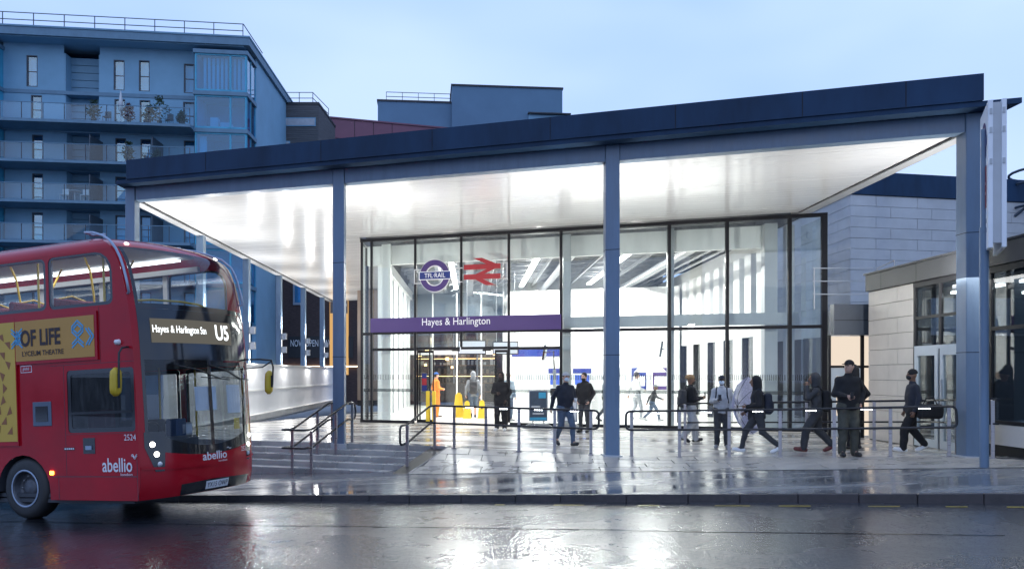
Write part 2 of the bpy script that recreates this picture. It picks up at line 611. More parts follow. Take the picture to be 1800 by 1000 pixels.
# five granite steps on the left, each a row of slabs
steps = thing('entrance_steps', 'five wide wet granite steps rising from the pavement left of the ramp', 'steps', (*K(-3, 4.4), -.6))
VN = [5.25, 4.90, 4.55, 4.20, 3.85, 3.50]
for k in range(5):
    zt0 = -0.022 - 0.112 * k
    uu = -8.2 + (k % 2) * .5
    while uu < 1.38:
        ln = min(1.15 + rk.uniform(-.04, .04), 1.38 - uu)
        v0 = VN[k] - (.35 if k else .0) - .012
        v1 = VN[k] + (0.30 if k == 0 else -.012)
        if k == 0: v0, v1 = 5.22, 5.6
        else: v0, v1 = VN[k] + .0, VN[k - 1] - .014
        mb = MB().fbox(K, uu + .004, uu + ln - .004, v0, v1, -1.35, zt0 + rk.uniform(-.002, .002) + (.006 if k == 0 else 0))
        if ln > .15:
            mb.build('step_slab', M_step, steps, bevel=.006)
        uu += ln
o = MB().extr([(*K(1.385, 3.2), -1.2), (*K(1.385, 5.25), -1.2), (*K(1.385, 5.25), -.05), (*K(1.385, 3.3), zpave(1.38) + .01)], (EU.x * .035, EU.y * .035, 0)).build('step_cheek', M_step, steps)

# ------------------------------------------------------------------ canopy
M_navy = mat('navy_roof_cladding', (0.012, 0.038, 0.085), 0.6, var=0.35, vscale=1.1, bump=0.05, bscale=3, spec=.25, stretch=(1, 1, .25))
M_steel = mat('grey_painted_steel', (0.135, 0.20, 0.285), 0.38, var=0.16, vscale=2.2, rvar=0.10, stretch=(1.5, 1.5, .3))
M_steel_l = mat('pale_grey_steel', (0.52, 0.53, 0.54), 0.45, var=0.07)
M_black = mat('black_aluminium', (0.010, 0.010, 0.013), 0.5, var=0.15, spec=.25)
M_white = mat('white_paint', (0.80, 0.80, 0.78), 0.5, var=0.04)
M_led = glow('white_led', (1.0, 0.97, 0.92), 14.0)
M_edge_glow = glow('column_edge_glow', (1.0, 0.97, 0.92), 4.0)

def soffit_mat():
    m = bpy.data.materials.new('white_gloss_soffit')
    m.use_nodes = True
    nt = m.node_tree; lk = nt.links.new
    b = nt.nodes['Principled BSDF']
    b.inputs['Base Color'].default_value = (0.86, 0.86, 0.85, 1)
    b.inputs['Roughness'].default_value = 0.13
    b.inputs['Specular IOR Level'].default_value = 0.5
    co = N(nt, 'ShaderNodeTexCoord')
    mp = N(nt, 'ShaderNodeMapping')
    mp.inputs['Rotation'].default_value = (0, 0, R(18.9))
    mp.inputs['Scale'].default_value = (1.0, 7.0, 1.0)
    lk(co.outputs['Object'], mp.inputs['Vector'])
    n1 = N(nt, 'ShaderNodeTexNoise'); n1.inputs['Scale'].default_value = 1.3; n1.inputs['Detail'].default_value = 4
    lk(mp.outputs[0], n1.inputs['Vector'])
    n2 = N(nt, 'ShaderNodeTexNoise'); n2.inputs['Scale'].default_value = 0.35; n2.inputs['Detail'].default_value = 3
    lk(co.outputs['Object'], n2.inputs['Vector'])
    ad = N(nt, 'ShaderNodeMath', operation='ADD')
    lk(n1.outputs['Fac'], ad.inputs[0]); lk(n2.outputs['Fac'], ad.inputs[1])
    bp = N(nt, 'ShaderNodeBump'); bp.inputs['Strength'].default_value = 0.35; bp.inputs['Distance'].default_value = 0.012
    lk(ad.outputs[0], bp.inputs['Height'])
    lk(bp.outputs['Normal'], b.inputs['Normal'])
    return m
M_soffit = soffit_mat()

can = thing('entrance_canopy', 'huge flat station canopy with navy fascia and glossy white lit soffit on steel columns', 'canopy', (*W(9.7, 0), 0))
ZS = 6.10
# roof upstand (fascia) and thin eave plate
mb = MB()
foot = [W(.1, -.6), W(19.28, -.6), W(19.28, 8.6), W(5.0, 8.6), W(5.0, 31.4), W(.1, 31.4)]
mb.prism(foot, 6.50, 6.98).build('fascia', M_navy, can)
for a in (2.5, 5.7, 8.5, 11.2, 13.8, 16.2, 18.0):
    MB().fbox(W, a, a + .012, -.606, -.598, 6.505, 6.975).build('fascia_joint', M_black, can)
foot = [W(-.24, -.56), W(19.9, -.56), W(19.9, 8.9), W(5.3, 8.9), W(5.3, 31.7), W(-.24, 31.7)]
MB().prism(foot, 6.40, 6.497).build('eave_plate', M_navy, can)
# beams
def fb(name, a0, a1, b0, b1, z0, z1, m, parent=can, bevel=0):
    return MB().fbox(W, a0, a1, b0, b1, z0, z1).build(name, m, parent, bevel=bevel)
for a0, a1 in ((.17, 5.93), (6.25, 12.45), (12.77, 19.21)):
    fb('front_beam', a0, a1, -.14, .16, 6.06, 6.398, M_steel)
fb('side_beam', -.12, .16, .22, 31.0, 6.06, 6.398, M_steel_l)
fb('side_beam', 19.26, 19.54, .22, 8.6, 6.06, 6.398, M_steel_l)
# soffit in rows of boards laid along the front
fb('soffit_deck', .22, 19.2, .22, 7.93, 6.14, 6.39, M_joint)
fb('soffit_deck', .22, 5.42, 7.94, 31.0, 6.14, 6.39, M_joint)
rs_ = random.Random(21)
b = .222
while b < 30.9:
    a1 = 19.198 if b + .3 < 7.94 else 5.42
    b1 = min(b + .296, 7.928 if b < 7.9 else 30.99)
    dz_ = rs_.uniform(-.0015, .0015); ti = rs_.uniform(-.0025, .0025)
    q = [W(.224, b), W(a1, b), W(a1, b1 - .008), W(.224, b1 - .008)]
    zz = [ZS + dz_, ZS + dz_, ZS + dz_ + ti, ZS + dz_ + ti]
    MB().hexa([(*p, z_) for p, z_ in zip(q, zz)] + [(*p, 6.136) for p in q]).build('soffit_board', M_soffit, can)
    b = b1
fb('shadow_gap', .165, .215, .22, 31.0, 6.09, 6.13, M_black)
fb('shadow_gap', 19.205, 19.255, .22, 7.9, 6.09, 6.13, M_black)
fb('shadow_gap', .22, 19.2, .165, .215, 6.09, 6.13, M_black)
# columns
def column(a, b, w=.30, dpt=.34, z0=-.3, seam=True):
    c = MB().fbox(W, a - w / 2, a + w / 2, b - dpt / 2, b + dpt / 2, z0, 6.398).build('column', M_steel, can, bevel=.012)
    MB().fbox(W, a - w / 2 - .05, a + w / 2 + .05, b - dpt / 2 - .05, b + dpt / 2 + .05, z0, zplaza(*W(a, b)) + .018).build('base_plate', M_steel_l, c)
    if seam:
        for z in (2.0, 4.2):
            MB().fbox(W, a - w / 2 - .002, a + w / 2 + .002, b - dpt / 2 - .002, b + dpt / 2 + .002, z, z + .012).build('joint', M_black, c)
for a in (0.0, 6.09, 12.61, 19.39):
    column(a, 0, w=.30 if a < 19 else .34)
for k in range(1, 6):
    column(0, 5.6 * k, .28, .30, seam=False)
# lit fittings: small lights on the side columns, floodlights on the inner faces of the front columns aimed at the soffit
for k in range(1, 6):
    for z in (2.55, 3.15):
        fb('column_light', .145, .40, 5.6 * k - .1, 5.6 * k + .1, z, z + .28, M_steel_l, can, .01)
    fb('lit_edge_strip', .142, .150, 5.6 * k - .012, 5.6 * k + .012, 1.95, 4.2, M_edge_glow, can)  # added glowing strip painting the bright lit edge of the column, no lamp
FL_A = (0.0, 6.09, 12.61, 19.39)
for i, a in enumerate(FL_A):
    fb('floodlight', a - .12, a + .12, .18, .40, 3.22, 3.30, M_steel_l, can, .01)
    p = W(a + (.15 if i == 0 else -.15 if i == 3 else 0), .42)
    lamp('canopy_floodlight', (p[0], p[1], 3.36), .24, .24, 185 if i < 3 else 150, (ED.x + (.25 if i == 0 else -.3 if i == 3 else 0), 1.15, 1.0))
for k in (1, 2, 3, 4, 5):
    p = W(.42, 5.6 * k)
    lamp('column_uplight', (p[0], p[1], 3.48), .16, .16, 120, (.45, 0, 1.0))
    lamp('column_downlight', (p[0] + .06, p[1], 2.50), .14, .14, 70, (-.12, -.1, -1.0))

# ------------------------------------------------------------------ glazed entrance hall
M_glass = glass('hall_glass', (0.955, 0.985, 0.975), 1.45, dirt=.03, dscale=1.2)
M_glass2 = glass('rear_glass', (0.75, 0.78, 0.8), 1.5)
M_inwhite = mat('hall_white_panel', (0.82, 0.82, 0.81), 0.4, var=0.03)
M_ingrey = mat('hall_grey_steel', (0.42, 0.44, 0.46), 0.4, var=0.06)
M_deck = mat('hall_ceiling_deck', (0.075, 0.08, 0.09), 0.6, var=0.15)
M_galv = mat('galvanised_metal', (0.27, 0.28, 0.30), 0.4, metal=0.5, var=0.2, vscale=6)
M_floor = mat('hall_terrazzo', (0.70, 0.69, 0.66), 0.22, var=0.06, vscale=3, rvar=.06)
M_frost = glass('frosted_dots', (0.55, 0.57, 0.57), 1.5, rough=.4)
M_purple = mat('purple_sign_enamel', (0.048, 0.019, 0.135), 0.5, var=0.03)
M_blue = mat('blue_sign_enamel', (0.008, 0.022, 0.16), 0.35, var=0.03)
M_red_s = mat('red_sign_enamel', (0.31, 0.008, 0.015), 0.5, var=0.03)
M_wtext = mat('white_lettering', (0.85, 0.85, 0.85), 0.4, var=0)
M_brown = mat('bronze_cladding', (0.20, 0.15, 0.12), 0.5, var=0.2, vscale=1.5, stretch=(1, 1, .1))

hall = thing('entrance_hall', 'brightly lit glass station entrance hall with black mullions under the canopy', 'building', (*W(12.7, 8), 0))
def hb(name, a0, a1, b0, b1, z0, z1, m, parent=hall, bevel=0):
    return MB().fbox(W, a0, a1, b0, b1, z0, z1).build(name, m, parent, bevel=bevel)
BG = 8.02
AM = [5.52, 5.88, 7.47, 9.08, 10.68, 12.37, 14.0, 15.66, 17.31, 19.02, 19.93]
ZT = 6.06
hb('floor_slab', 5.5, 19.95, BG + .07, 24, .004, .02, M_floor)
# frame
for i, a in enumerate(AM):
    w = .14 if i == len(AM) - 1 else .085
    z0 = 2.46 if i == 3 else 0.09
    hb('mullion', a - w / 2, a + w / 2, BG - .06, BG + .06, z0, 5.96, M_black)
hb('top_rail', 5.46, 20.0, BG - .065, BG + .065, 5.962, ZT, M_black)
hb('sill_rail', 5.46, 7.44, BG - .065, BG + .065, 0.0, .088, M_black)
hb('sill_rail', 10.71, 20.0, BG - .065, BG + .065, 0.0, .088, M_black)
rows = []
for i in range(len(AM) - 1):
    a0, a1 = AM[i] + .048, AM[i + 1] - .048
    if i in (0,):
        cuts = [.088, 2.92, 5.962]
    elif i <= 4:
        cuts = [.088, 2.40, 2.94, 5.962]
        if i in (2, 3): cuts = [2.46, 2.94, 5.962]
    else:
        cuts = [.088, 2.92, 5.962]
    for j, z in enumerate(cuts[1:-1]):
        hb('transom', a0, a1, BG - .05, BG + .05, z - .045, z + .045, M_black)
    if i in (2, 3): hb('transom', a0 - (.0 if i == 2 else .06), a1, BG - .05, BG + .05, 2.38, 2.46, M_black)
    for j in range(len(cuts) - 1):
        z0 = cuts[j] + (.046 if j else .002); z1 = cuts[j + 1] - (.046 if j < len(cuts) - 2 else .002)
        pane = hb('glass_pane', a0, a1, BG - .006, BG + .006, z0, z1, M_glass)
        if z0 < .3:   # manifestation dots
            hb('manifestation', a0 + .02, a1 - .02, BG - .009, BG - .007, 1.02, 1.12, M_frost, pane)
            n = int((a1 - a0) / .06)
            mb = MB()
            for k in range(n):
                aa = a0 + .03 + k * (a1 - a0 - .06) / n
                mb.fbox(W, aa, aa + .022, BG - .009, BG - .007, 1.42, 1.58)
            x = mb.build('manifestation', M_frost, pane); x['kind'] = 'stuff'
# sliding doors, open: leaves parked beside the opening
for a0, a1, b in ((7.52, 8.0, .09), (7.60, 8.12, .15), (10.22, 10.66, .09)):
    d = hb('sliding_door', a0, a0 + .05, BG + b, BG + b + .04, .02, 2.36, M_black)
    hb('door_stile', a1 - .05, a1, BG + b, BG + b + .04, .02, 2.36, M_black, d)
    hb('door_rail', a0 + .05, a1 - .05, BG + b, BG + b + .04, .02, .12, M_black, d)
    hb('door_rail', a0 + .05, a1 - .05, BG + b, BG + b + .04, 2.28, 2.36, M_black, d)
    hb('door_glass', a0 + .05, a1 - .05, BG + b + .015, BG + b + .025, .12, 2.28, M_glass, d)
for k, a in enumerate((8.75, 9.8)):
    hb('door_sensor', a, a + .28, BG - .12, BG - .06, 2.32, 2.375, M_black, bevel=.01)
# door notice: blue, red, blue bands
nt_ = hb('door_notice', 7.70, 7.87, BG + .075, BG + .085, 1.05, 1.62, M_blue)
hb('notice_band', 7.70, 7.87, BG + .069, BG + .0745, 1.24, 1.46, M_red_s, nt_)

# inner structure
for a, b, w in ((6.35, 8.75, .34), (12.62, 8.7, .26), (15.85, 8.7, .16), (18.72, 8.75, .36), (19.45, 9.3, .22)):
    hb('hall_column', a - w / 2, a + w / 2, b - .15, b + .15, .02, 5.95, M_ingrey if w != .34 else M_inwhite, bevel=.01)
hb('bulkhead', 5.6, 19.0, 8.93, 9.15, 5.30, 5.94, M_inwhite)
hb('grey_band', 12.5, 19.4, 8.40, 8.53, 3.02, 3.36, M_ingrey)  # plain grey horizontal band just behind the front glass
# side walls: right wall of white fins with narrow windows, left wall of panels
hb('wall_header', 18.75, 18.95, 9.2, 23.8, 5.32, 5.72, M_inwhite)
hb('wall_band', 18.72, 18.97, 9.2, 23.8, 2.75, 3.42, M_inwhite)
b = 9.25
while b < 23:
    hb('wall_fin', 18.72, 19.0, b, b + .62, 3.422, 5.318, M_inwhite)
    hb('window_strip', 18.90, 18.92, b + .62, b + 1.15, 3.422, 5.318, M_glass2)
    b += 1.15
b = 9.3
k = 0
while b < 23:
    hb('wall_panel', 18.72, 18.98, b, b + .9, .022, 2.748, M_inwhite)
    hb('panel_frame', 18.74, 18.96, b + .9, b + .98, .022, 2.748, M_black)
    hb('side_door_glass', 18.84, 18.86, b + .98, b + 1.95, .022, 2.748, M_glass2)
    hb('panel_frame', 18.74, 18.96, b + 1.95, b + 2.02, .022, 2.748, M_black)
    b += 2.02
hb('wall_header', 6.0, 6.2, 9.2, 23.8, 5.32, 5.72, M_inwhite)
for k in range(6):
    b = 9.3 + k * 2.4
    hb('wall_panel', 5.95, 6.1, b, b + 1.5, .022, 5.318, M_inwhite)
    hb('wall_window', 6.02, 6.04, b + 1.5, b + 2.4, .022, 5.318, M_glass2)
hb('side_glass', 5.53, 5.54, BG + .1, 9.2, .05, 5.95, M_glass)
hb('corner_post', 5.52, 5.60, 9.22, 9.28, .022, 5.95, M_black)
hb('side_glass', 19.90, 19.91, BG + .1, 9.6, .05, 5.95, M_glass)
# ticket office block and rear screen
tk = hb('ticket_office', 11.15, 18.6, 19.0, 23.6, .022, 5.2, M_inwhite)
for z in (1.75, 3.5):
    hb('office_joint', 11.13, 18.6, 18.985, 18.998, z, z + .012, M_steel_l, tk)
hb('office_sign_band', 11.3, 13.9, 18.96, 18.995, 2.35, 2.75, M_blue, tk)
hb('office_window', 11.5, 13.2, 18.97, 18.995, 1.0, 2.2, M_ingrey, tk)
hb('office_window', 14.4, 15.4, 18.97, 18.995, .05, 2.2, M_steel_l, tk)
for a in (12.6, 14.2, 15.8, 17.4):
    hb('office_joint', a, a + .012, 18.985, 18.998, .1, 5.15, M_steel_l, tk)
for a, m in ((13.35, M_brown), (15.75, M_ingrey), (16.6, M_blue), (17.5, M_purple)):
    hb('office_poster', a, a + .62, 18.965, 18.99, .95, 1.85, m, tk)
    hb('office_poster_print', a + .06, a + .56, 18.955, 18.964, 1.1, 1.5, M_wtext, tk)
hb('rear_beam', 6.0, 11.15, 22.9, 23.1, 4.05, 4.35, M_inwhite)
hb('rear_beam', 6.0, 11.15, 22.9, 23.1, 2.55, 2.75, M_inwhite)
for a in (6.0, 7.3, 8.6, 9.9, 11.05):
    hb('rear_mullion', a, a + .07, 22.95, 23.05, .022, 5.6, M_inwhite)
hb('rear_glass', 6.07, 11.05, 22.99, 23.0, .022, 5.6, M_glass2)
# back of house seen through the rear screen: dark platform wall with warm lamps
hb('platform_wall', 3.5, 13, 30.0, 30.2, 0, 6, mat('dark_platform_wall', (0.05, 0.045, 0.055), .6, var=.4, vscale=3))
M_warm = glow('warm_lamp', (1.0, 0.62, 0.25), 9)
M_shelf = mat('shop_shelf_wood', (.16, .085, .04), .6, var=.2)
rk = random.Random(11)
for z in (.55, 1.05, 1.55, 2.05, 2.5):
    hb('shop_shelf', 4.6, 11.0, 29.5, 29.95, z, z + .05, M_shelf)
    hb('shelf_light', 4.7, 10.9, 29.90, 29.93, z + .40, z + .42, M_warm) if z in (1.05, 2.05) else None
    mb = MB(); a = 4.7
    while a < 10.8:
        w = rk.uniform(.06, .2)
        mb.fbox(W, a, a + w, 29.6, 29.8, z + .052, z + rk.uniform(.15, .4)); a += w + rk.uniform(.02, .3)
    x = mb.build('shelf_goods', rk.choice((M_brown, M_ingrey, M_shelf)), hall); x['kind'] = 'stuff'
for k in range(14):
    a = rk.uniform(4.5, 11); z = rk.choice((1.3, 1.9, 2.3, 2.7)) + rk.uniform(-.15, .15)
    hb('platform_lamp', a, a + rk.uniform(.06, .25), 29.35, 29.42, z, z + rk.uniform(.05, .18), M_warm)
for a in (5.2, 6.9, 8.3, 9.7):
    hb('shop_post', a, a + .1, 28.6, 28.7, 0, 4.5, M_ingrey)
hb('shop_counter', 5.6, 10.2, 28.3, 28.9, 0, 1.05, M_brown)
p = W(7.8, 28.8)
lamp('shop_light', (p[0], p[1], 3.6), 4.5, .5, 90, (0, .4, -1), (1, .75, .45))
# ceiling: metal deck, rafters, purlins, ducts, pipes, light lines
hb('ceiling_deck', 5.55, 19.9, 8.15, 24, 6.24, 6.30, M_deck)
hb('rear_upper_wall', 5.9, 19.0, 23.85, 24.0, 4.35, 6.24, M_ingrey)
for k in range(9):
    b = 9.9 + k * 1.6
    hb('rafter', 6.2, 18.7, b, b + .09, 5.98, 6.2, M_galv)
for k in range(7):
    a = 7.0 + k * 1.85
    hb('purlin', a, a + .06, 9.3, 23.8, 5.80, 5.93, M_galv)
for (a, r, z) in ((8.0, .11, 5.72), (10.3, .06, 5.62), (13.1, .14, 5.66), (16.9, .10, 5.62), (17.6, .05, 5.55), (18.1, .06, 5.58)):
    p, q = W(a, 9.4), W(a, 23.6)
    MB().tube([(*p, z), (*q, z)], r, 10).build('ceiling_pipe', M_galv, hall)
for k in range(16):
    b = 9.8 + k * .85
    p = W(17.9, b)
    MB().tube([(*W(16.6, b), 5.35), (*W(18.6, b + .4), 5.95)], .014, 5).build('hanger', M_galv, hall)
    MB().tube([(*W(8.4 + (k % 3), b), 5.4), (*W(9.3 + (k % 3), b + .5), 6.0)], .012, 5).build('hanger', M_galv, hall)
for k in range(14):
    b = 10.0 + k * .98
    for a0, a1 in ((6.4, 8.85), (8.85, 12.55), (12.55, 16.25), (16.25, 18.7)):
        MB().tube([(*W(a0, b), 5.94), (*W((a0 + a1) / 2, b + .49), 6.18), (*W(a1, b), 5.94)], .016, 5).build('truss_brace', M_galv, hall)
hb('cable_tray', 16.5, 16.8, 9.4, 23.6, 5.33, 5.38, M_galv)
hb('cable_tray', 9.2, 9.5, 9.4, 23.0, 5.40, 5.45, M_galv)
M_strip = glow('ceiling_led_line', (1.0, 0.98, 0.95), 16.0)
for a in (8.55, 11.9, 15.2):
    hb('light_line', a - .04, a + .16, 10.2, 22.4, 5.72, 5.78, M_strip)
    p = W(a + .06, 16.3)
    o = lamp('hall_light_line', (p[0], p[1], 5.70), 12.0, .14, 1000, (0, 0, -1))
    o.rotation_euler = (0, 0, math.atan2(ED.y, ED.x))

# signs on the glass ------------------------------------------------------------
eu3 = Vector((EU.x, EU.y, 0)); up3 = Vector((0, 0, 1))
sg = MB().fbox(W, 5.86, 12.36, BG - .16, BG - .11, 2.96, 3.42).build('station_name_sign', M_purple)
tag(sg, 'long purple name board reading Hayes & Harlington across the glass front', 'sign')
text_mesh('Hayes & Harlington', (*W(7.72, BG - .164), 3.085), eu3, up3, 2.33, .30, M_wtext, 'lettering', sg, local=True)
for a in (5.9, 8.0, 10.2, 12.2):
    MB().fbox(W, a, a + .04, BG - .11, BG - .05, 3.1, 3.3).build('sign_bracket', M_black, sg, local=True)

def ring(o, r0, r1, depth, n=48):
    """flat annulus facing the street, built along the canopy direction"""
    o = Vector(o); nrm = Vector((-EV.x, -EV.y, 0))
    mb = MB(); vs = []; fs = []
    for k in range(n):
        c, s = math.cos(2 * math.pi * k / n), math.sin(2 * math.pi * k / n)
        for r in (r0, r1):
            for d in (0, depth):
                vs.append(o + eu3 * (c * r) + up3 * (s * r) + nrm * d)
    for k in range(n):
        j = (k + 1) % n
        fs += [(4*k+1, 4*j+1, 4*j+3, 4*k+3), (4*k, 4*k+2, 4*j+2, 4*j), (4*k, 4*j, 4*j+1, 4*k+1), (4*k+2, 4*k+3, 4*j+3, 4*j+2)]
    return mb.add(vs, fs)
ac, zc = 8.17, 4.74
rs = thing('roundel_sign', 'purple ring sign with blue bar hung on the glass above the doors', 'sign', (*W(ac, BG - .2), zc))
ring((*W(ac, BG - .14), zc), .335, .505, .05).build('ring', M_purple, rs)
ring((*W(ac, BG - .12), zc), .30, .53, .02).build('ring_back', M_wtext, rs)
MB().fbox(W, ac - .56, ac + .56, BG - .235, BG - .205, zc - .135, zc + .135).build('bar_border', M_wtext, rs)
bar = MB().fbox(W, ac - .53, ac + .53, BG - .25, BG - .236, zc - .112, zc + .112).build('bar', M_blue, rs)
text_mesh('TFL·RAIL', (*W(ac - .36, BG - .254), zc - .068), eu3, up3, .72, .14, M_wtext, 'lettering', bar)
for z in (zc - .22, zc + .22):
    MB().fbox(W, ac - .72, ac - .5, BG - .10, BG - .08, z - .015, z + .015).build('bracket', M_steel_l, rs)
    MB().fbox(W, ac + .5, ac + .95, BG - .10, BG - .08, z - .015, z + .015).build('bracket', M_steel_l, rs)
MB().fbox(W, ac - .74, ac - .70, BG - .10, BG - .05, zc - .24, zc + .24).build('bracket', M_steel_l, rs)
# double-arrow sign: two bars joined by zigzag arrows
aa, za = 9.80, 4.80
ds = thing('double_arrow_sign', 'red double arrow railway symbol hung on the glass beside the ring sign', 'sign', (*W(aa, BG - .2), za))
def arrow_poly(pts, name):
    P3 = [(*W(aa + p * .61, BG - .20), za + q * .43) for p, q in pts]
    MB().extr(P3, Vector((-EV.x, -EV.y, 0)) * .05).build(name, M_red_s, ds)
    c = Vector((sum(p for p, q in pts) / len(pts), sum(q for p, q in pts) / len(pts)))
arrow_poly([(-1, .18), (1, .18), (1, .54), (-1, .54)], 'upper_bar')
arrow_poly([(-1, -.54), (1, -.54), (1, -.18), (-1, -.18)], 'lower_bar')
arrow_poly([(-.5, 1.0), (.0, 1.0), (.75, .56), (.30, .5)], 'upper_arrow')
arrow_poly([(.30, .20), (.72, .20), (.05, -.20), (-.40, -.20)], 'middle_arrow')
arrow_poly([(-.40, -.52), (.02, -.52), (.72, -1.0), (.20, -1.0)], 'lower_arrow')
for z in (za - .22, za + .26):
    MB().fbox(W, aa + .5, aa + .82, BG - .10, BG - .08, z - .015, z + .015).build('bracket', M_steel_l, ds)
MB().fbox(W, aa + .80, aa + .84, BG - .10, BG - .05, za - .24, za + .28).build('bracket', M_steel_l, ds)

# ------------------------------------------------------------------ neighbours of the hall
M_hoard = mat('white_hoarding_paint', (0.84, 0.85, 0.87), 0.45, var=0.05, vscale=.8, rvar=.1)
hw = thing('white_hoarding', 'long white boarded wall running back between plaza and side columns', 'wall', (*W(.5, 15), -.3))
for k in range(12):
    b0 = 1.6 + k * 2.44
    hb('hoarding_panel', .20, .27, b0 + .004, b0 + 2.436, -.35, 1.95, M_hoard, hw)
hb('rail_batten', .272, .292, 1.6, 30.8, .92, .99, M_white, hw)
hb('hoarding_cap', .18, .31, 1.6, 30.8, 1.952, 2.0, M_white, hw)
hb('base_kerb', .272, .55, 1.6, 30.8, -.2, .03, mat('pale_concrete', (.5, .5, .5), .7, var=.15), hw)

bw = thing('bronze_clad_wall', 'tall brown metal clad wall behind the left end of the glass hall', 'wall', (*W(4.0, 25), 0))
for k, (a0, a1) in enumerate(((2.9, 4.1), (4.106, 5.1), (5.106, 6.2))):
    for z0, z1 in ((.2, 2.6), (2.606, 6.02)):
        hb('cladding_panel', a0, a1 - .008, 24.2, 24.4, z0, z1, M_brown, bw)
hb('plinth', 2.9, 6.2, 24.22, 24.4, -.1, .195, M_black, bw)

# right wing: low stone-clad block with dark parapet, its wall in line with the hall's side
def wx(d): return 9.0 - .0467 * (d - 15.8)
def WG(d, off=0.0): return (wx(d) + off, d)       # plan frame: depth d, offset to the right
M_stone = mat('pale_limestone', (0.60, 0.56, 0.50), 0.55, var=0.10, vscale=1.4, bump=.08, bscale=60, rvar=.12)
M_stone_b = mat('blue_grey_limestone', (0.50, 0.50, 0.50), 0.5, var=0.12, vscale=1.2, bump=.08, bscale=50, rvar=.12)
M_par = mat('dark_parapet_metal', (0.028, 0.030, 0.035), 0.5, var=.15)
M_dglass = glass('wing_glass', (0.50, 0.55, 0.58), 1.6)
M_dframe = mat('pale_door_frame', (0.50, 0.56, 0.60), 0.4, var=.05)
wing = thing('stone_side_wing', 'low limestone wing with dark metal parapet and glazed doors right of the hall', 'building', (9.0, 18, 0))
def wb(name, d0, d1, o0, o1, z0, z1, m, parent=wing, bevel=0):
    return MB().fbox(WG, d0, d1, o0, o1, z0, z1).build(name, m, parent, bevel=bevel)
wb('parapet', 11.5, 21.0, -.06, 2.6, 3.62, 4.02, M_par)
wb('parapet_coping', 11.5, 21.03, -.10, 2.6, 4.022, 4.06, M_par)
for d in (12.9, 14.8, 16.6, 18.6, 20.2):
    wb('parapet_joint', d, d + .012, -.064, -.058, 3.63, 4.015, M_black)
wb('wall_core', 18.86, 21.0, .05, .4, -.3, 3.615, M_joint)
rk = random.Random(5)
zc_ = 0.02
r = 0
while zc_ < 3.58:
    h = min(.36, 3.61 - zc_)
    ds_ = [18.85, 19.55 if r % 2 else 19.95, 20.97]
    for d0, d1 in zip(ds_, ds_[1:]):
        wb('stone_panel', d0 + .005, d1 - .005, 0 + rk.uniform(0, .004), .05, zc_ + .005, zc_ + h - .004, M_stone, bevel=.003)
    zc_ += h; r += 1
# glazing with double doors
wb('frame_head', 11.5, 18.84, 0, .08, 3.50, 3.615, M_black)
for d in (11.6, 13.3, 14.9, 16.05, 16.72, 17.78, 18.80):
    wb('frame_post', d - .035, d + .035, .002, .08, .02 if d > 16.5 else .75, 3.498, M_black)
for d0, d1 in ((11.64, 13.26), (13.34, 14.86), (14.94, 16.01), (16.09, 16.68)):
    for z0, z1 in ((.75, 2.42), (2.49, 3.495)):
        wb('window_pane', d0, d1, .03, .04, z0, z1, M_dglass)
    wb('frame_rail', d0, d1, .004, .078, 2.42, 2.49, M_black)
    wb('frame_rail', d0, d1, .004, .078, .68, .75, M_black)
    wb('stone_panel', d0 - .06, d1 + .06, .0, .07, .30, .672, M_stone)
    wb('base_recess', d0 - .08, d1 + .08, .05, .1, -.2, .295, M_black)
for d0, d1 in ((16.76, 17.74), (17.82, 18.76)):
    wb('window_pane', d0, d1, .03, .04, 2.22, 2.80, M_dglass)
    wb('window_pane', d0, d1, .03, .04, 2.86, 3.495, M_dglass)
    wb('frame_rail', d0, d1, .004, .078, 2.80, 2.86, M_black)
    lf = wb('door_leaf', d0, d0 + .12, -.02, .05, .05, 2.14, M_dframe)
    wb('door_stile', d1 - .12, d1, -.02, .05, .05, 2.14, M_dframe, lf)
    wb('door_rail', d0 + .12, d1 - .12, -.02, .05, .05, .22, M_dframe, lf)
    wb('door_rail', d0 + .12, d1 - .12, -.02, .05, 2.0, 2.14, M_dframe, lf)
    wb('door_pane', d0 + .12, d1 - .12, .01, .02, .22, 2.0, M_dglass, lf)
    wb('door_pull', d1 - .1, d1 - .07, -.06, -.03, .8, 1.5, M_steel_l, lf)
wb('door_frame', 16.72, 18.80, .0, .06, 2.142, 2.215, M_dframe)
# lit room behind the wing glass
wb('room_floor', 11.5, 20.9, .1, 4.5, -.05, .01, M_floor)
wb('room_back_wall', 11.5, 20.9, 4.4, 4.5, .01, 3.6, mat('room_wall', (.35, .35, .34), .7, var=.2, vscale=.8))
wb('room_ceiling', 11.5, 20.9, .1, 4.5, 3.46, 3.52, M_deck)
rl = random.Random(2)
for d in (12.4, 13.6, 15.0, 16.2, 17.4, 18.6):
    for off in (1.0, 2.6):
        wb('room_light', d, d + .55, off, off + .14, 3.40, 3.45, M_strip)
p = WG(15.5, 2.2)
lamp('wing_room_light', (p[0], p[1], 3.38), 6, 2, 190, (0, 0, -1))
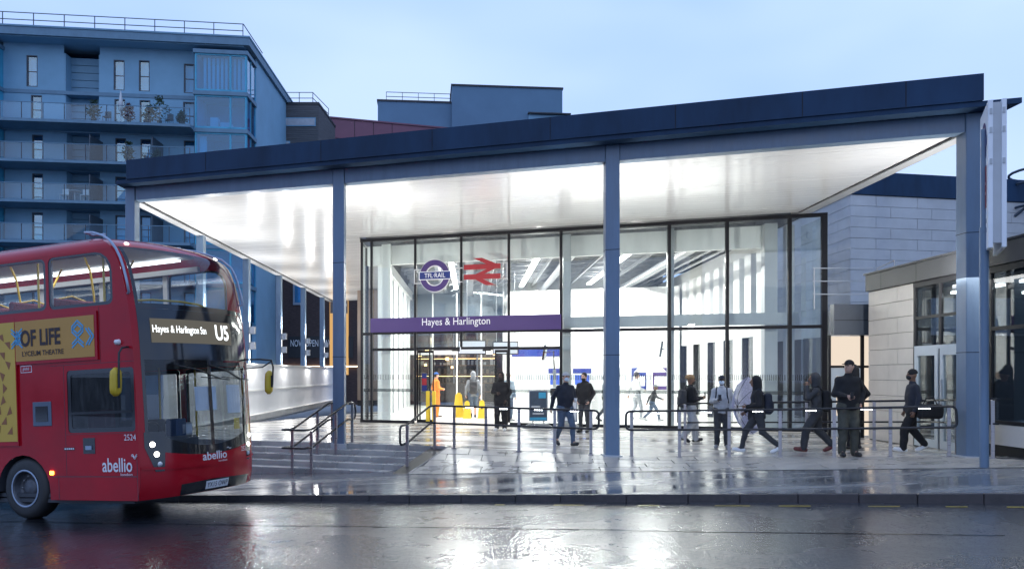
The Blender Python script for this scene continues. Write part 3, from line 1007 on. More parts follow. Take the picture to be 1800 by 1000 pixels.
# recessed porch between the hall and the wing: dark lintel over a lit doorway
porch = thing('side_entrance_porch', 'dark lintel over a lit cream doorway between hall and stone wing', 'porch', (8.6, 21.7, 0))
MB().box(8.06, 9.16, 21.35, 21.62, 2.58, 3.35).build('lintel', mat('navy_lintel', (.05, .065, .09), .4), porch)
MB().box(8.06, 9.16, 21.345, 21.352, 2.94, 2.955).build('lintel_joint', M_black, porch)
M_cream = glow('lit_cream_blind', (1.0, 0.84, 0.68), .85)
for x0, x1, z0, z1 in ((8.06, 8.82, 1.82, 2.56), (8.90, 9.12, 1.82, 2.56), (8.90, 9.12, .05, 1.76)):
    MB().box(x0, x1, 21.62, 21.64, z0, z1).build('lit_pane', M_cream, porch)
for x0, x1, z0, z1 in ((8.0, 8.06, 0, 2.578), (8.82, 8.90, 0, 2.578), (9.12, 9.20, 0, 2.578), (8.062, 8.818, 1.76, 1.82), (8.902, 9.118, 1.76, 1.82)):
    MB().box(x0, x1, 21.56, 21.66, z0, z1).build('frame_bar', M_black, porch)
dl = MB().box(8.07, 8.20, 21.58, 21.63, .03, 1.75).build('door_stile', M_dframe, porch)
MB().box(8.69, 8.81, 21.58, 21.63, .03, 1.75).build('door_stile', M_dframe, porch)
MB().box(8.20, 8.69, 21.58, 21.63, 1.55, 1.75).build('door_rail', M_dframe, porch)
MB().box(8.20, 8.69, 21.58, 21.63, .03, .55).build('door_rail', M_dframe, porch)
MB().box(8.20, 8.69, 21.60, 21.615, .55, 1.55).build('door_pane', M_cream, porch)
MB().box(8.78, 9.3, 22.2, 24, -.1, 3.34).build('porch_back', M_inwhite, porch)
# roof rail and plant box on the porch roof
rr = thing('roof_guard_rail', 'thin grey guard rail on the porch roof in front of the stone block', 'railing', (9.0, 22, 3.35))
for z in (3.75, 4.1, 4.45):
    MB().tube([(8.1, 23.0, z), (9.85, 23.0, z)], .014, 6).build('rail', M_steel_l, rr)
    MB().tube([(9.85, 23.0, z), (9.6, 21.4, z)], .014, 6).build('rail', M_steel_l, rr)
for x, y in ((8.15, 23.0), (9.85, 23.0), (9.6, 21.4)):
    MB().tube([(x, y, 3.35), (x, y, 4.46)], .018, 6).build('post', M_steel_l, rr)
pb = MB().box(9.25, 9.6, 21.6, 22.0, 3.36, 3.95).build('plant_box', M_par, None, bevel=.02)
tag(pb, 'small dark equipment box standing on the porch roof', 'equipment box')
for z in (3.5, 3.62, 3.74):
    MB().box(9.24, 9.6, 21.592, 21.598, z, z + .05).build('louvre', M_black, pb)

# tall limestone block behind
blk = thing('limestone_block', 'tall pale limestone block with navy parapet rising behind the low wing', 'building', (11.1, 28, 0))
CB = Vector((11.1, 28.0)); EF = Vector((1, .21)).normalized()
def BF(s, t): p = CB + EF * s + ED * t; return (p.x, p.y)
MB().fbox(BF, .06, 12, .06, 22, 0, 7.48).build('core', M_joint, blk)
MB().fbox(BF, -.05, 12, -.05, 22, 7.50, 8.25).build('parapet', M_navy, blk)
z = 2.9; r = 0
while z < 7.48:
    h = .352
    z1 = min(z + h, 7.49)
    js = [0.0] + [x + (0.0, .55)[r % 2] for x in (.95, 2.5, 4.05, 5.6, 7.2)]
    for s0, s1 in zip(js, js[1:]):
        MB().fbox(BF, s0 + .006, s1 - .006, rk.uniform(-.004, .004), .058, z + .006, z1 - .004).build('stone_panel', M_stone_b, blk, bevel=.003)
    js = [.0, .9 + (0.0, .7)[r % 2], 2.4 + (0, .7)[r % 2], 4.1 + (0, .7)[r % 2], 6.0, 8.0]
    for s0, s1 in zip(js, js[1:]):
        MB().fbox(BF, rk.uniform(-.004, .004), .058, s0 + .062, s1 + .05, z + .006, z1 - .004).build('stone_panel', M_stone_b, blk, bevel=.003)
    z = z1; r += 1

# spiral stair cage on a roof at the far right
sp = thing('roof_stair_cage', 'dark blue metal cage of a roof stair behind the totem sign', 'stair', (17.3, 29, 5.5))
M_cage = mat('dark_blue_steel', (.03, .05, .08), .4)
cx_, cy_ = 18.2, 29.5
for z, r_ in ((7.1, .95), (7.9, .95), (8.35, .9)):
    MB().tube([(cx_ + r_ * math.cos(t * .35), cy_ + r_ * math.sin(t * .35), z + .02 * t) for t in range(18)], .045, 6, closed=True).build('cage_ring', M_cage, sp)
for k in range(8):
    t = k * math.pi / 4
    MB().tube([(cx_ + .95 * math.cos(t), cy_ + .95 * math.sin(t), 5.6), (cx_ + .95 * math.cos(t), cy_ + .95 * math.sin(t), 8.35)], .035, 6).build('cage_bar', M_cage, sp)
MB().tube([(cx_ - .95, cy_ - .2, 7.0), (cx_ + .3, cy_ - .95, 8.2)], .05, 6).build('stringer', M_cage, sp)
MB().box(17.1, 20, 29, 31, 3.0, 6.0).build('stair_base', M_par, sp)

# ------------------------------------------------------------------ totem sign
tot = thing('station_totem', 'white double panel station totem on a grey post at the right edge', 'sign', (7.72, 13.65, .1))
MB().tube([(7.72, 13.95, -.1), (7.72, 13.95, 4.0)], .072, 14).build('post', M_steel, tot)
MB().tube([(7.72, 13.95, 3.2), (7.72, 13.95, 5.6)], .05, 12).build('inner_post', M_steel, tot)
TN = Vector((7.60, 13.62)); TD = Vector((.425, 1.0)).normalized(); TR = Vector((TD.y, -TD.x))
def TF(s, t): p = TN + TD * s + TR * t; return (p.x, p.y)
M_tot = mat('white_totem_panel', (.85, .86, .88), .35, var=.04)
def tb(name, s0, s1, t0, t1, z0, z1, m, par=tot, bevel=0): return MB().fbox(TF, s0, s1, t0, t1, z0, z1).build(name, m, par, bevel=bevel)
pl = tb('sign_panel', 0, 1.12, 0, .07, 3.62, 5.98, M_tot, bevel=.008)
tb('sign_panel', 0, 1.12, .19, .26, 3.62, 5.98, M_tot, bevel=.008)
tb('panel_channel', .03, .10, .07, .19, 3.70, 5.94, M_steel_l)
for z in (4.95, 5.45, 5.75):
    tb('clip', -.012, 0, .02, .06, z, z + .09, M_steel_l)
    tb('clip', -.012, 0, .20, .24, z, z + .09, M_steel_l)
t3 = Vector((TD.x, TD.y, 0)); n3 = Vector((-TR.x, -TR.y, 0))
cen = Vector((*TF(.56, -.004), 5.38))
vs = []; fs = []
for k in range(40):
    c, s = math.cos(k * math.pi / 20), math.sin(k * math.pi / 20)
    for r_ in (.25, .37): vs.append(cen + t3 * c * r_ + up3 * s * r_)
fs = [(2 * k, 2 * k + 1, (2 * k + 3) % 80, (2 * k + 2) % 80) for k in range(40)]
MB().add(vs, fs).build('ring_mark', M_purple, tot)
tb('bar_mark', .14, .98, -.009, -.006, 5.30, 5.46, M_blue)
tb('red_panel', .20, .92, -.006, -.003, 4.30, 4.98, M_red_s)
for q in ((.30, .82, 4.52, 4.57), (.30, .82, 4.68, 4.73)):
    tb('arrow_mark', q[0], q[1], -.011, -.007, q[2], q[3], M_wtext)
MB().add([Vector((*TF(s, -.0105), z)) for s, z in ((.62, 4.57), (.70, 4.57), (.50, 4.68), (.42, 4.68))], [(0, 1, 2, 3)]).build('arrow_mark', M_wtext, tot)
M_gtext = mat('grey_print', (.2, .22, .28), .5, var=0)
for z, w_ in ((4.05, .6), (3.90, .72)):
    tb('print_line', .2, .2 + w_, -.006, -.003, z, z + .07, M_gtext)

# ------------------------------------------------------------------ handrails
M_rail = mat('black_rail_coating', (.015, .015, .018), .25, var=.1)
M_inox = mat('brushed_stainless', (.38, .355, .355), .34, metal=.7, var=.12, vscale=3, stretch=(1, 1, 12), rvar=.1)
M_spot = glow('rail_led', (.9, .93, 1.0), 18)
def fillet(pts, r=.09, n=4):
    pts = [Vector(p) for p in pts]; out = [pts[0]]
    for a, b, c in zip(pts, pts[1:], pts[2:]):
        d0, d1 = (a - b), (c - b)
        k = min(r, d0.length * .45, d1.length * .45)
        p, q = b + d0.normalized() * k, b + d1.normalized() * k
        for i in range(n + 1):
            t = i / n
            out.append((1 - t) ** 2 * p + 2 * t * (1 - t) * b + t * t * q)
    return out + [pts[-1]]
def post(par, u, v, z0, h):
    q = K(u, v)
    p = MB().fbox(lambda a, b: (q[0] + EU.x * a + EV.x * b, q[1] + EU.y * a + EV.y * b), -.032, .032, -.016, .016, z0 - .05, z0 + h - .02).build('post', M_inox, par, bevel=.004)
    MB().fbox(lambda a, b: (q[0] + EU.x * a + EV.x * b, q[1] + EU.y * a + EV.y * b), -.055, .055, -.04, .04, z0 - .05, z0 + .012).build('foot_plate', M_inox, p)
    return p
VRL = 5.22
def k3(u, v, z): return (*K(u, v), z)
def ze(u): return zedge(u)
# right front rail
hr = thing('front_handrail', 'long black twin handrail with steel posts in front of the right half of the hall', 'handrail', k3(8.6, VRL, 0))
uu_ = [5.61, 6.6, 7.59, 8.57, 9.57, 10.57, 11.57]
top = [k3(u, VRL - .05, ze(u) + .94) for u in (5.52, 8.6, 11.68)]
lp = fillet([k3(8.6, VRL - .05, ze(8.6) + .94), k3(11.68, VRL - .05, ze(11.68) + .94), k3(11.70, VRL - .05, ze(11.7) + .55), k3(8.6, VRL - .05, ze(8.6) + .55),
             k3(5.5, VRL - .05, ze(5.5) + .55), k3(5.5, VRL - .05, ze(5.5) + .94), k3(8.6, VRL - .05, ze(8.6) + .94)], .11)
MB().tube(lp, .024, 10).build('rail_loop', M_rail, hr)
for u in uu_: post(hr, u, VRL, ze(u), .95)
for k in range(6):
    u = 6.05 + k
    for j in range(4):
        MB().fbox(lambda a, b: K(u + a, VRL - .05 + b), j * .055, j * .055 + .028, -.012, .012, ze(u) + .9 + .004, ze(u) + .914, ).build('led_spot', M_spot, hr)
# left front rail, running down the steps at its left end
hl = thing('ramp_handrail', 'black twin handrail along the ramp, bending down over the steps at its left end', 'handrail', k3(3, VRL, 0))
zb = zpave(1.1) + .02
lp = fillet([k3(3, VRL - .05, ze(3) + .94), k3(4.92, VRL - .05, ze(4.9) + .94), k3(4.92, VRL - .05, ze(4.9) + .55), k3(3, VRL - .05, ze(3) + .55), k3(1.05, VRL - .05, ze(1) + .55),
             k3(1.05, 3.95, zb + .55), k3(1.05, 3.62, zb + .52), k3(1.05, 3.62, zb + .93), k3(1.05, 3.95, zb + .94), k3(1.05, VRL - .05, ze(1) + .94), k3(3, VRL - .05, ze(3) + .94)], .11)
MB().tube(lp, .024, 10).build('rail_loop', M_rail, hl)
for u in (1.12, 1.60, 2.36, 3.13, 3.94, 4.74): post(hl, u, VRL, ze(u), .95)
post(hl, 1.10, 3.86, zb - .05, 1.0)
for k in range(4):
    u = 1.9 + .8 * k
    for j in range(4):
        MB().fbox(lambda a, b: K(u + a, VRL - .05 + b), j * .05, j * .05 + .026, -.012, .012, ze(u) + .904, ze(u) + .914).build('led_spot', M_spot, hl)
# stair rail: two parallel rails down the steps joined at the foot
hs = thing('stair_handrail', 'black handrails with steel posts running down the middle of the steps', 'handrail', k3(-1.4, 4.4, -.3))
zt_, zb_ = -.02, zpave(-1.3)
for hh in (.94, .55):
    MB().tube(fillet([k3(-1.62, 5.55, zt_ + hh), k3(-1.62, 5.25, zt_ + hh), k3(-1.62, 3.75, zb_ + hh), k3(-1.72, 3.42, zb_ + hh), k3(-1.14, 3.42, zb_ + hh), k3(-1.14, 3.75, zb_ + hh), k3(-1.14, 5.25, zt_ + hh), k3(-1.14, 5.62, zt_ + hh)] +
             ([k3(-1.14, 5.66, zt_ + .72)] if hh > .9 else [k3(-1.14, 5.66, zt_ + .75)]), .10), .024, 10).build('rail', M_rail, hs)
MB().tube([k3(-1.14, 5.66, zt_ + .76), k3(-1.14, 5.66, zt_ + .71)], .024, 10).build('rail', M_rail, hs)
for u, v in ((-1.62, 3.72), (-1.14, 3.72), (-1.62, 4.75), (-1.14, 4.75), (-1.62, 5.4), (-1.14, 5.5)):
    zz = lerp(zb_, zt_, (v - 3.75) / 1.5) if v < 5.25 else zt_
    kk = max(0, min(4, int((5.25 - v) / .35) + 1)) if v < 5.25 else 0
    zs = -0.022 - .112 * kk if v > 3.85 else zb_
    post(hs, u, v, zs, zz - zs + .94)
# rear rail beside the wing
hq = thing('rear_handrail', 'black handrail behind the walkers, turning along the wing doors', 'handrail', (6.5, 18.5, 0))
RP = [(3.95, 20.3, .90), (8.55, 17.65, 1.06), (8.66, 15.2, 1.16)]
MB().tube(fillet([(3.95, 20.3, .45)] + RP, .1), .024, 10).build('rail', M_rail, hq)
MB().tube(fillet([(3.95, 20.3, .45), (8.55, 17.65, .62), (8.66, 15.2, .72)], .1), .018, 8).build('lower_rail', M_rail, hq)
for x, y in ((4.1, 20.21), (5.3, 19.52), (6.5, 18.83), (7.7, 18.14), (8.60, 16.5), (8.65, 15.35)):
    zt2 = lerp(.90, 1.06, (x - 3.95) / 4.6) if y > 17.6 else lerp(1.06, 1.16, (17.65 - y) / 2.45)
    g = zplaza(x, y)
    u_, v_ = uv_of(x, y)
    post(hq, u_, v_, g, zt2 - g + .01)

# ------------------------------------------------------------------ apartment block on the left
M_rend = mat('grey_render', (0.23, 0.42, 0.56), 0.75, var=.08, vscale=.6, bump=.1, bscale=30)
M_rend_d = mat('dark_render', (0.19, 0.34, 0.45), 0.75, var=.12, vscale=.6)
M_slabm = mat('slab_edge_grey', (0.14, 0.25, 0.34), .6, var=.12)
M_wfr = mat('window_frame_dark', (.06, .085, .11), .45)
M_wgl = glass('apartment_glass', (.30, .78, .95), 2.0, dirt=.0)
M_bal = glass('balustrade_glass', (.84, .94, .97), 1.35)
M_room = mat('apartment_room', (.10, .24, .36), .9, var=.3, vscale=.7)
M_curt = mat('pale_curtain', (.62, .64, .66), .9, var=.12, vscale=6, stretch=(8, 8, .3))
M_teal = mat('bay_frame_teal', (.06, .38, .56), .4)
ap = thing('apartment_block', 'tall grey apartment block with glass balconies behind the bus', 'building', (-24, 62, 0))
CA = Vector((-19.3, 62.0)); EA = Vector((-.991, -.132))     # s runs left along the front, t into the depth
def AF(s, t): p = CA + EA * s + ED * t; return (p.x, p.y)
def ab(name, s0, s1, t0, t1, z0, z1, m, parent=ap, bevel=0):
    return MB().fbox(AF, s0, s1, t0, t1, z0, z1).build(name, m, parent, bevel=bevel)
LV = [5.3, 8.1, 10.9, 13.7, 16.5, 19.3, 22.0, 25.0]
SL = 26.0
# side wall and back
ab('side_wall', -.05, .25, 2.6, 16, 0, 25.35, M_rend)
ab('roof_slab', -.25, SL, -.2, 16, 25.36, 25.9, M_slabm)
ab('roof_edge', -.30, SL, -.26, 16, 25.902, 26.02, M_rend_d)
ab('roof_soffit', .2, SL, .0, 3, 25.30, 25.358, M_rend)
ab('back_mass', .3, SL, 4.2, 15.8, 0, 25.3, M_room)
# front wall, storey by storey, with real window openings
def front_wall(z0, z1, wins, s0, s1, t0, m):
    loops = [[(s0, z0), (s1, z0), (s1, z1), (s0, z1)]]
    for a, b, c, d in wins:
        loops.append([(a, c), (b, c), (b, d), (a, d)])
    mb = MB().holed(loops, lambda s, z: (*AF(s, t0), z))
    w = mb.build('storey_wall', m, ap)
    for a, b, c, d in wins:   # reveal, frame, pane, sill
        fr = MB()
        for (p, q, r_, t_) in ((a, a + .06, c, d), (b - .06, b, c, d), (a + .06, b - .06, c, c + .06), (a + .06, b - .06, d - .06, d)):
            fr.fbox(AF, p, q, t0 + .02, t0 + .22, r_, t_)
        wf = fr.build('window', M_wfr, ap)
        ab('pane', a + .06, b - .06, t0 + .13, t0 + .15, c + .06, d - .06, M_wgl, wf)
        ab('midrail', a + .06, b - .06, t0 + .11, t0 + .17, lerp(c, d, .48), lerp(c, d, .48) + .06, M_wfr, wf)
        ab('backing', a - .05, b + .05, t0 + .5, t0 + .52, c - .05, d + .05, M_curt if (int(a * 7 + c * 3) % 4) else M_room, wf)
    return w
for i in range(len(LV) - 1):
    z0, z1 = LV[i], LV[i + 1]
    t0 = 1.5 if i < 5 else 1.35
    wins = [(4.05, 4.85, z0 + .25, z0 + 2.25), (7.15, 7.9, z0 + .25, z0 + 2.25), (8.9, 9.65, z0 + .25, z0 + 2.25), (14.6, 15.35, z0 + .25, z0 + 2.3)]
    if i == 6:
        wins = [(4.05, 4.8, z0 + .2, z0 + 2.35), (7.2, 7.95, z0 + .2, z0 + 2.45), (8.95, 9.7, z0 + .2, z0 + 2.4), (14.9, 15.65, z0 + .2, z0 + 2.45)]
    front_wall(z0, z1 - .28 if i < 6 else z1 + .3, wins[:3], 3.7, 10.65, t0, M_rend)
    front_wall(z0, z1 - .28 if i < 6 else z1 + .3, wins[3:], 13.1, 17.2, t0, M_rend)
    # recess of horizontal boards between the two wall fields
    nb = 5
    for k in range(nb):
        h = (z1 - z0 - .28) / nb
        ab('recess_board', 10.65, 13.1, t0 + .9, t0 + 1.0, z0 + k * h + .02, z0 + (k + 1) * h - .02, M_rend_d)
    ab('recess_cheek', 10.62, 10.72, t0 + .01, t0 + .95, z0, z1 - .29, M_rend)
    ab('recess_cheek', 13.0, 13.1, t0 + .01, t0 + .95, z0, z1 - .29, M_rend)
    ab('storey_band', 3.7, SL, t0 - .06, 4.2, z1 - .28, z1 - .02, M_slabm) if i < 6 else None
    # balcony
    if i <= 5 and i >= 1:
        zf = z0
        bal = ab('balcony_slab', 3.62, 17.6, -1.0, t0 - .062, zf - .22, zf - .02, M_slabm)
        s = 3.66
        while s < 17.2:
            ab('balustrade_pane', s + .02, s + 1.38, -.93, -.915, zf + .02, zf + 1.08, M_bal, bal)
            ab('balustrade_post', s - .02, s + .018, -.95, -.90, zf - .02, zf + 1.1, M_wfr, bal)
            s += 1.4
        ab('top_rail', 3.62, 17.6, -.95, -.90, zf + 1.1, zf + 1.15, M_slabm, bal)
        if i in (3, 4, 2, 1):
            ab('divider_screen', 6.3, 6.36, -.6, t0, zf, zf + 1.9, M_wfr, bal)
            ab('divider_screen', 10.5, 10.56, -.6, t0, zf, zf + 1.9, M_wfr, bal)
    # corner bay of glass
    bay = ab('corner_bay', 0.0, 3.6, .75, .8, z0 + .28, z0 + .36, M_teal)
    for s0, s1 in ((.0, .10), (1.06, 1.18), (3.48, 3.6)):
        ab('bay_post', s0, s1, .0, .12, z0 + .02, z1 - .30, M_teal, bay)
    for z_ in (z0 + .02, z1 - .42):
        ab('bay_rail', .10, 3.48, .0, .12, z_, z_ + .12, M_teal, bay)
    ab('bay_pane', .10, 1.06, .04, .06, z0 + .14, z1 - .42, M_wgl, bay)
    ab('bay_pane', 1.18, 3.48, .04, .06, z0 + .14, z1 - .42, M_wgl, bay)
    for t_ in (.12, 1.2, 2.48):
        ab('bay_post', -.02, .08, t_, t_ + .10, z0 + .02, z1 - .30, M_teal, bay)
    ab('bay_pane', .02, .04, .22, 1.2, z0 + .14, z1 - .3, M_wgl, bay)
    ab('bay_pane', .02, .04, 1.3, 2.48, z0 + .14, z1 - .3, M_wgl, bay)
    ab('bay_slab', -.12, 3.7, -.12, 2.6, z1 - .30, z1 - .02, M_slabm, bay)
    ab('bay_wall', 3.5, 3.6, .12, 4.2, z0, z1 - .31, M_rend, bay)
    ab('bay_backing', .3, 3.5, 2.4, 2.45, z0, z1 - .31, M_room, bay)
    if i in (6,):
        for k in range(10):
            ab('curtain_fold', .25 + k * .3, .25 + k * .3 + .17, .45, .62, z0 + .15, z1 - .45, M_curt, bay)
    elif i == 5:
        ab('folded_linen', 2.1, 2.7, .5, .9, z0 + .2, z0 + .95, M_curt, bay, .04)
        ab('armchair', 1.2, 2.0, .5, 1.2, z0 + .2, z0 + .62, M_curt, bay, .06)
    else:
        ab('curtain', 2.9, 3.4, .4, .5, z0 + .1, z1 - .45, M_curt, bay)
# projecting bay at the far left end
for i in range(1, 7):
    z0, z1 = LV[i], LV[i + 1]
    e = ab('end_bay', 17.2, 19.6, -.4, -.3, z0 + .1, z1 - .3, M_wgl)
    ab('bay_slab', 17.1, 22, -.5, 4.2, z1 - .30, z1 - .02, M_slabm, e)
    ab('bay_cheek', 17.2, 17.3, -.3, 1.4, z0, z1 - .31, M_teal, e)
    ab('bay_post', 18.3, 18.42, -.42, -.28, z0, z1 - .31, M_teal, e)
    ab('bay_backing', 17.4, 21, 1.6, 1.7, z0, z1 - .31, M_room, e)
# roof guard rail
for z in (26.55, 27.05):
    ab('roof_rail', .3, SL, .3, .35, z, z + .05, M_wfr)
ab('roof_rail', .27, .32, .35, 6, 27.05, 27.1, M_wfr)
for k in range(13):
    ab('roof_rail_post', .3 + k * 2.05, .35 + k * 2.05, .3, .35, 26.02, 27.05, M_wfr)

# things on the balconies
M_leaf = mat('balcony_leaves', (.03, .06, .035), .7, var=.5, vscale=8)
M_leaf2 = mat('dark_red_leaves', (.09, .03, .04), .7, var=.5, vscale=8)
M_pot = mat('dark_pot', (.05, .05, .055), .6)
def plant(s, t, z, h, w, label, m=M_leaf, seed=0, pot=True):
    rq = random.Random(seed)
    x, y = AF(s, t)
    th = thing('potted_plant', label, 'plant', (x, y, z), 'plants on the balconies')
    if pot:
        MB().lathe([(0, 0), (.13, 0), (.19, .3), (.17, .3), (.15, .26), (0, .26)], (x, y, z), seg=12).build('pot', M_pot, th)
    mb = MB()
    for k in range(230):
        a = rq.uniform(0, 6.283); rr_ = w * rq.random() ** .6
        zz = z + .3 + (h - .3) * rq.random()
        rr_ *= math.sin(min(1, (zz - z - .2) / (h - .2) + .15) * 2.9) * .9 + .1
        c = Vector((x + rr_ * math.cos(a), y + rr_ * math.sin(a), zz))
        d = Vector((rq.uniform(-1, 1), rq.uniform(-1, 1), rq.uniform(-.6, 1))).normalized()
        e = d.cross(Vector((rq.uniform(-1, 1), rq.uniform(-1, 1), .3))).normalized()
        l = rq.uniform(.14, .30)
        mb.add([c, c + d * l * .5 + e * l * .22, c + d * l, c + d * l * .5 - e * l * .22], [(0, 1, 2, 3)])
    mb.build('foliage', m, th)
    MB().tube([(x, y, z + .2), (x, y, z + h * .7)], .02, 5).build('stem', M_pot, th)
Z5 = LV[5]
plant(5.9, -.4, Z5, 2.0, .75, 'largest bushy potted plant on the highest balcony, right of the parasol', seed=1)
plant(6.6, -.5, Z5, 1.25, .5, 'low leafy plant beside the parasol on the highest balcony', seed=2)
plant(7.9, -.6, Z5, 1.3, .45, 'dark red leaved plant on the rail of the highest balcony', M_leaf2, seed=3)
plant(10.3, -.5, Z5, 1.5, .5, 'leftmost potted shrub on the highest balcony', seed=4)
plant(8.0, -.4, LV[4], 1.5, .4, 'slim potted plant on the second highest balcony', seed=5)
plant(4.4, -.4, Z5, .9, .4, 'low round potted plant at the right end of the highest balcony', seed=6)
plant(6.0, -.5, LV[4], .9, .35, 'small potted plant by the divider screen of the second highest balcony', seed=8)
x, y = AF(8.6, -.2)
pa = thing('closed_parasol', 'closed white parasol standing on the highest balcony', 'parasol', (x, y, Z5))
MB().lathe([(.03, .9), (.16, 1.0), (.13, 1.7), (.03, 2.35), (0, 2.4)], (x, y, Z5), seg=10).build('folded_canopy', M_curt, pa)
MB().tube([(x, y, Z5), (x, y, Z5 + 1.0)], .025, 6).build('pole', M_curt, pa)
def chair(s, t, z, label, m):
    x, y = AF(s, t)
    th = thing('balcony_chair', label, 'chair', (x, y, z), 'chairs on the balconies')
    MB().box(x - .22, x + .22, y - .22, y + .22, z + .42, z + .46).build('seat', m, th)
    MB().box(x - .22, x + .22, y + .19, y + .22, z + .46, z + .9).build('backrest', m, th)
    for sx in (-.2, .2):
        for sy in (-.2, .2):
            MB().tube([(x + sx, y + sy, z), (x + sx, y + sy, z + .42)], .018, 5).build('leg', m, th)
chair(9.5, -.3, Z5, 'dark chair under the plants on the highest balcony', M_wfr)
chair(12.3, -.4, LV[3], 'white chair left of the round table on the third balcony', M_curt)
chair(10.95, -.4, LV[3], 'white chair right of the round table on the third balcony', M_curt)
chair(5.3, -.2, Z5, 'dark chair right of the palm on the highest balcony', M_wfr)
x, y = AF(11.6, -.4)
tb_ = thing('balcony_table', 'small round table between white chairs on the third balcony', 'table', (x, y, LV[3]))
MB().lathe([(0, .70), (.4, .70), (.4, .73), (0, .73)], (x, y, LV[3]), seg=16).build('table_top', M_curt, tb_)
MB().tube([(x, y, LV[3]), (x, y, LV[3] + .7)], .03, 6).build('leg', M_curt, tb_)

# ------------------------------------------------------------------ blocks on the skyline
def skyblock(name, label, x0, x1, y0, dep, z1, m, parent=None):
    return thing(name, label, 'building', ((x0 + x1) / 2, y0, 0))
M_timb = mat('weathered_timber', (.115, .115, .12), .8, var=.3, vscale=2, stretch=(.3, .3, 6))
tw = thing('timber_tower', 'dark timber clad tower with roof rail left of the red block', 'building', (-18.6, 75, 0))
MB().box(-20.55, -17.05, 75.1, 82, 0, 25.2).build('core', M_joint, tw)
z = 19.0
k = 0
while z < 25.2:
    zz = z + .17
    MB().box(-20.6, -17.0, 75.0, 75.1, z + .008, zz - .008).build('board', M_timb, tw)
    MB().box(-17.05, -17.0, 75.11, 82, z + .008, zz - .008).build('board', M_timb, tw)
    z = zz; k += 1
MB().box(-20.65, -16.95, 74.95, 82.1, 25.22, 25.42).build('coping', M_par, tw)
for x0, x1, z0, z1 in ((-20.25, -17.25, 23.3, 24.05), (-20.2, -19.5, 20.4, 22.0)):
    w_ = MB().box(x0, x1, 74.93, 75.02, z0, z1).build('window', M_rend, tw)
    MB().box(x0 + .08, x1 - .08, 74.915, 74.928, z0 + .08, z1 - .08).build('pane', mat('pale_blind', (.45, .47, .5), .4), w_)
for z in (25.9, 26.4):
    MB().tube([(-19.9, 75.4, z), (-17.6, 75.4, z), (-17.2, 80, z)], .035, 5).build('roof_rail', M_wfr, tw)
for x, y in ((-19.9, 75.4), (-18.8, 75.4), (-17.6, 75.4), (-17.2, 80)):
    MB().tube([(x, y, 25.4), (x, y, 26.4)], .035, 5).build('roof_rail_post', M_wfr, tw)

M_redp = mat('plum_red_panel', (.20, .075, .11), .5, var=.1, vscale=.5)
rb_ = thing('red_panel_block', 'dull red panelled block behind the canopy roof', 'building', (-9, 90, 0))
CR = Vector((-19.1, 85.0)); ER = Vector((1, .33)).normalized()
def RF(s, t): p = CR + ER * s + Vector((-ER.y, ER.x)) * t; return (p.x, p.y)
MB().fbox(RF, 0, 24, .1, 8, 0, 27.1).build('core', M_joint, rb_)
z = 27.1
ss = [0, 3.4, 5.3, 7.2, 12.8, 14.7, 17.6, 20.4, 22.2, 24]
for r_ in range(5):
    for s0, s1 in zip(ss, ss[1:]):
        MB().fbox(RF, s0 + .03, s1 - .03, .0, .1, z - 1.95 + .03, z - .03).build('wall_panel', M_redp, rb_)
    z -= 1.95
MB().fbox(RF, -.1, 24, -.1, 8, 27.1, 27.25).build('coping', M_redp, rb_)
M_blu = mat('blue_grey_render', (.13, .23, .33), .8, var=.07, vscale=.4, bump=.1, bscale=20)
bb_ = thing('blue_render_block', 'smooth blue grey rendered blocks with roof rail on the skyline', 'building', (-5, 100, 0))
CB2 = Vector((-15.1, 96.0)); EB2 = Vector((1, .10)).normalized()
def QF(s, t): p = CB2 + EB2 * s + Vector((-EB2.y, EB2.x)) * t; return (p.x, p.y)
def qb(name, s0, s1, t0, t1, z0, z1, m, par=bb_): return MB().fbox(QF, s0, s1, t0, t1, z0, z1).build(name, m, par)
qb('low_block', 0, 8.3, 0, 14, 0, 32.2, M_blu)
qb('low_coping', -.1, 8.28, -.1, 14, 32.202, 32.4, M_par)
qb('tall_block', 8.3, 20.9, -.6, 16, 0, 34.0, M_blu)
qb('tall_coping', 8.2, 21.0, -.7, 16, 34.002, 34.2, M_par)
for z in (32.9, 33.4):
    qb('roof_rail', .9, 8.2, .5, .56, z, z + .06, M_wfr)
for k in range(5):
    qb('roof_rail_post', .9 + 1.8 * k, .96 + 1.8 * k, .5, .56, 32.4, 33.4, M_wfr)
wq = qb('window', 17.0, 21.3, -.75, -.6, 30.0, 31.0, M_rend)
qb('window_hood', 16.9, 21.8, -1.2, -.55, 31.02, 31.15, M_par, wq)
# brick building seen between the side columns
M_brick = mat('dark_brown_brick', (.065, .042, .038), .8, var=.4, vscale=3, stretch=(1, 1, 5), bump=.3, bscale=12)
br = thing('brick_shop', 'dark brick building with a lit window seen between the side columns', 'building', (-16, 71, 0))
MB().box(-21, -8, 71, 80, -1, 13).build('wall', M_brick, br)
w_ = MB().box(-18.2, -17.2, 70.9, 71.05, 7.3, 12.0).build('window', mat('pale_blue_frame', (.25, .30, .36), .5), br)
MB().box(-18.05, -17.35, 70.88, 70.898, 7.5, 11.8).build('pane', M_wgl, w_)
MB().box(-17.85, -17.65, 70.84, 70.87, 9.9, 10.4).build('lamp_globe', M_led, w_)
w_ = MB().box(-15.15, -13.6, 70.9, 71.05, 1.5, 8.3).build('lit_window', glow('amber_window', (1.0, .58, .22), .7), br)
for x in (-14.75, -14.3, -13.9):
    MB().box(x, x + .07, 70.86, 70.898, 1.5, 8.3).build('glazing_bar', M_wfr, w_)
MB().box(-15.1, -13.65, 70.86, 70.898, 6.6, 8.3).build('fascia_board', M_brown, w_)
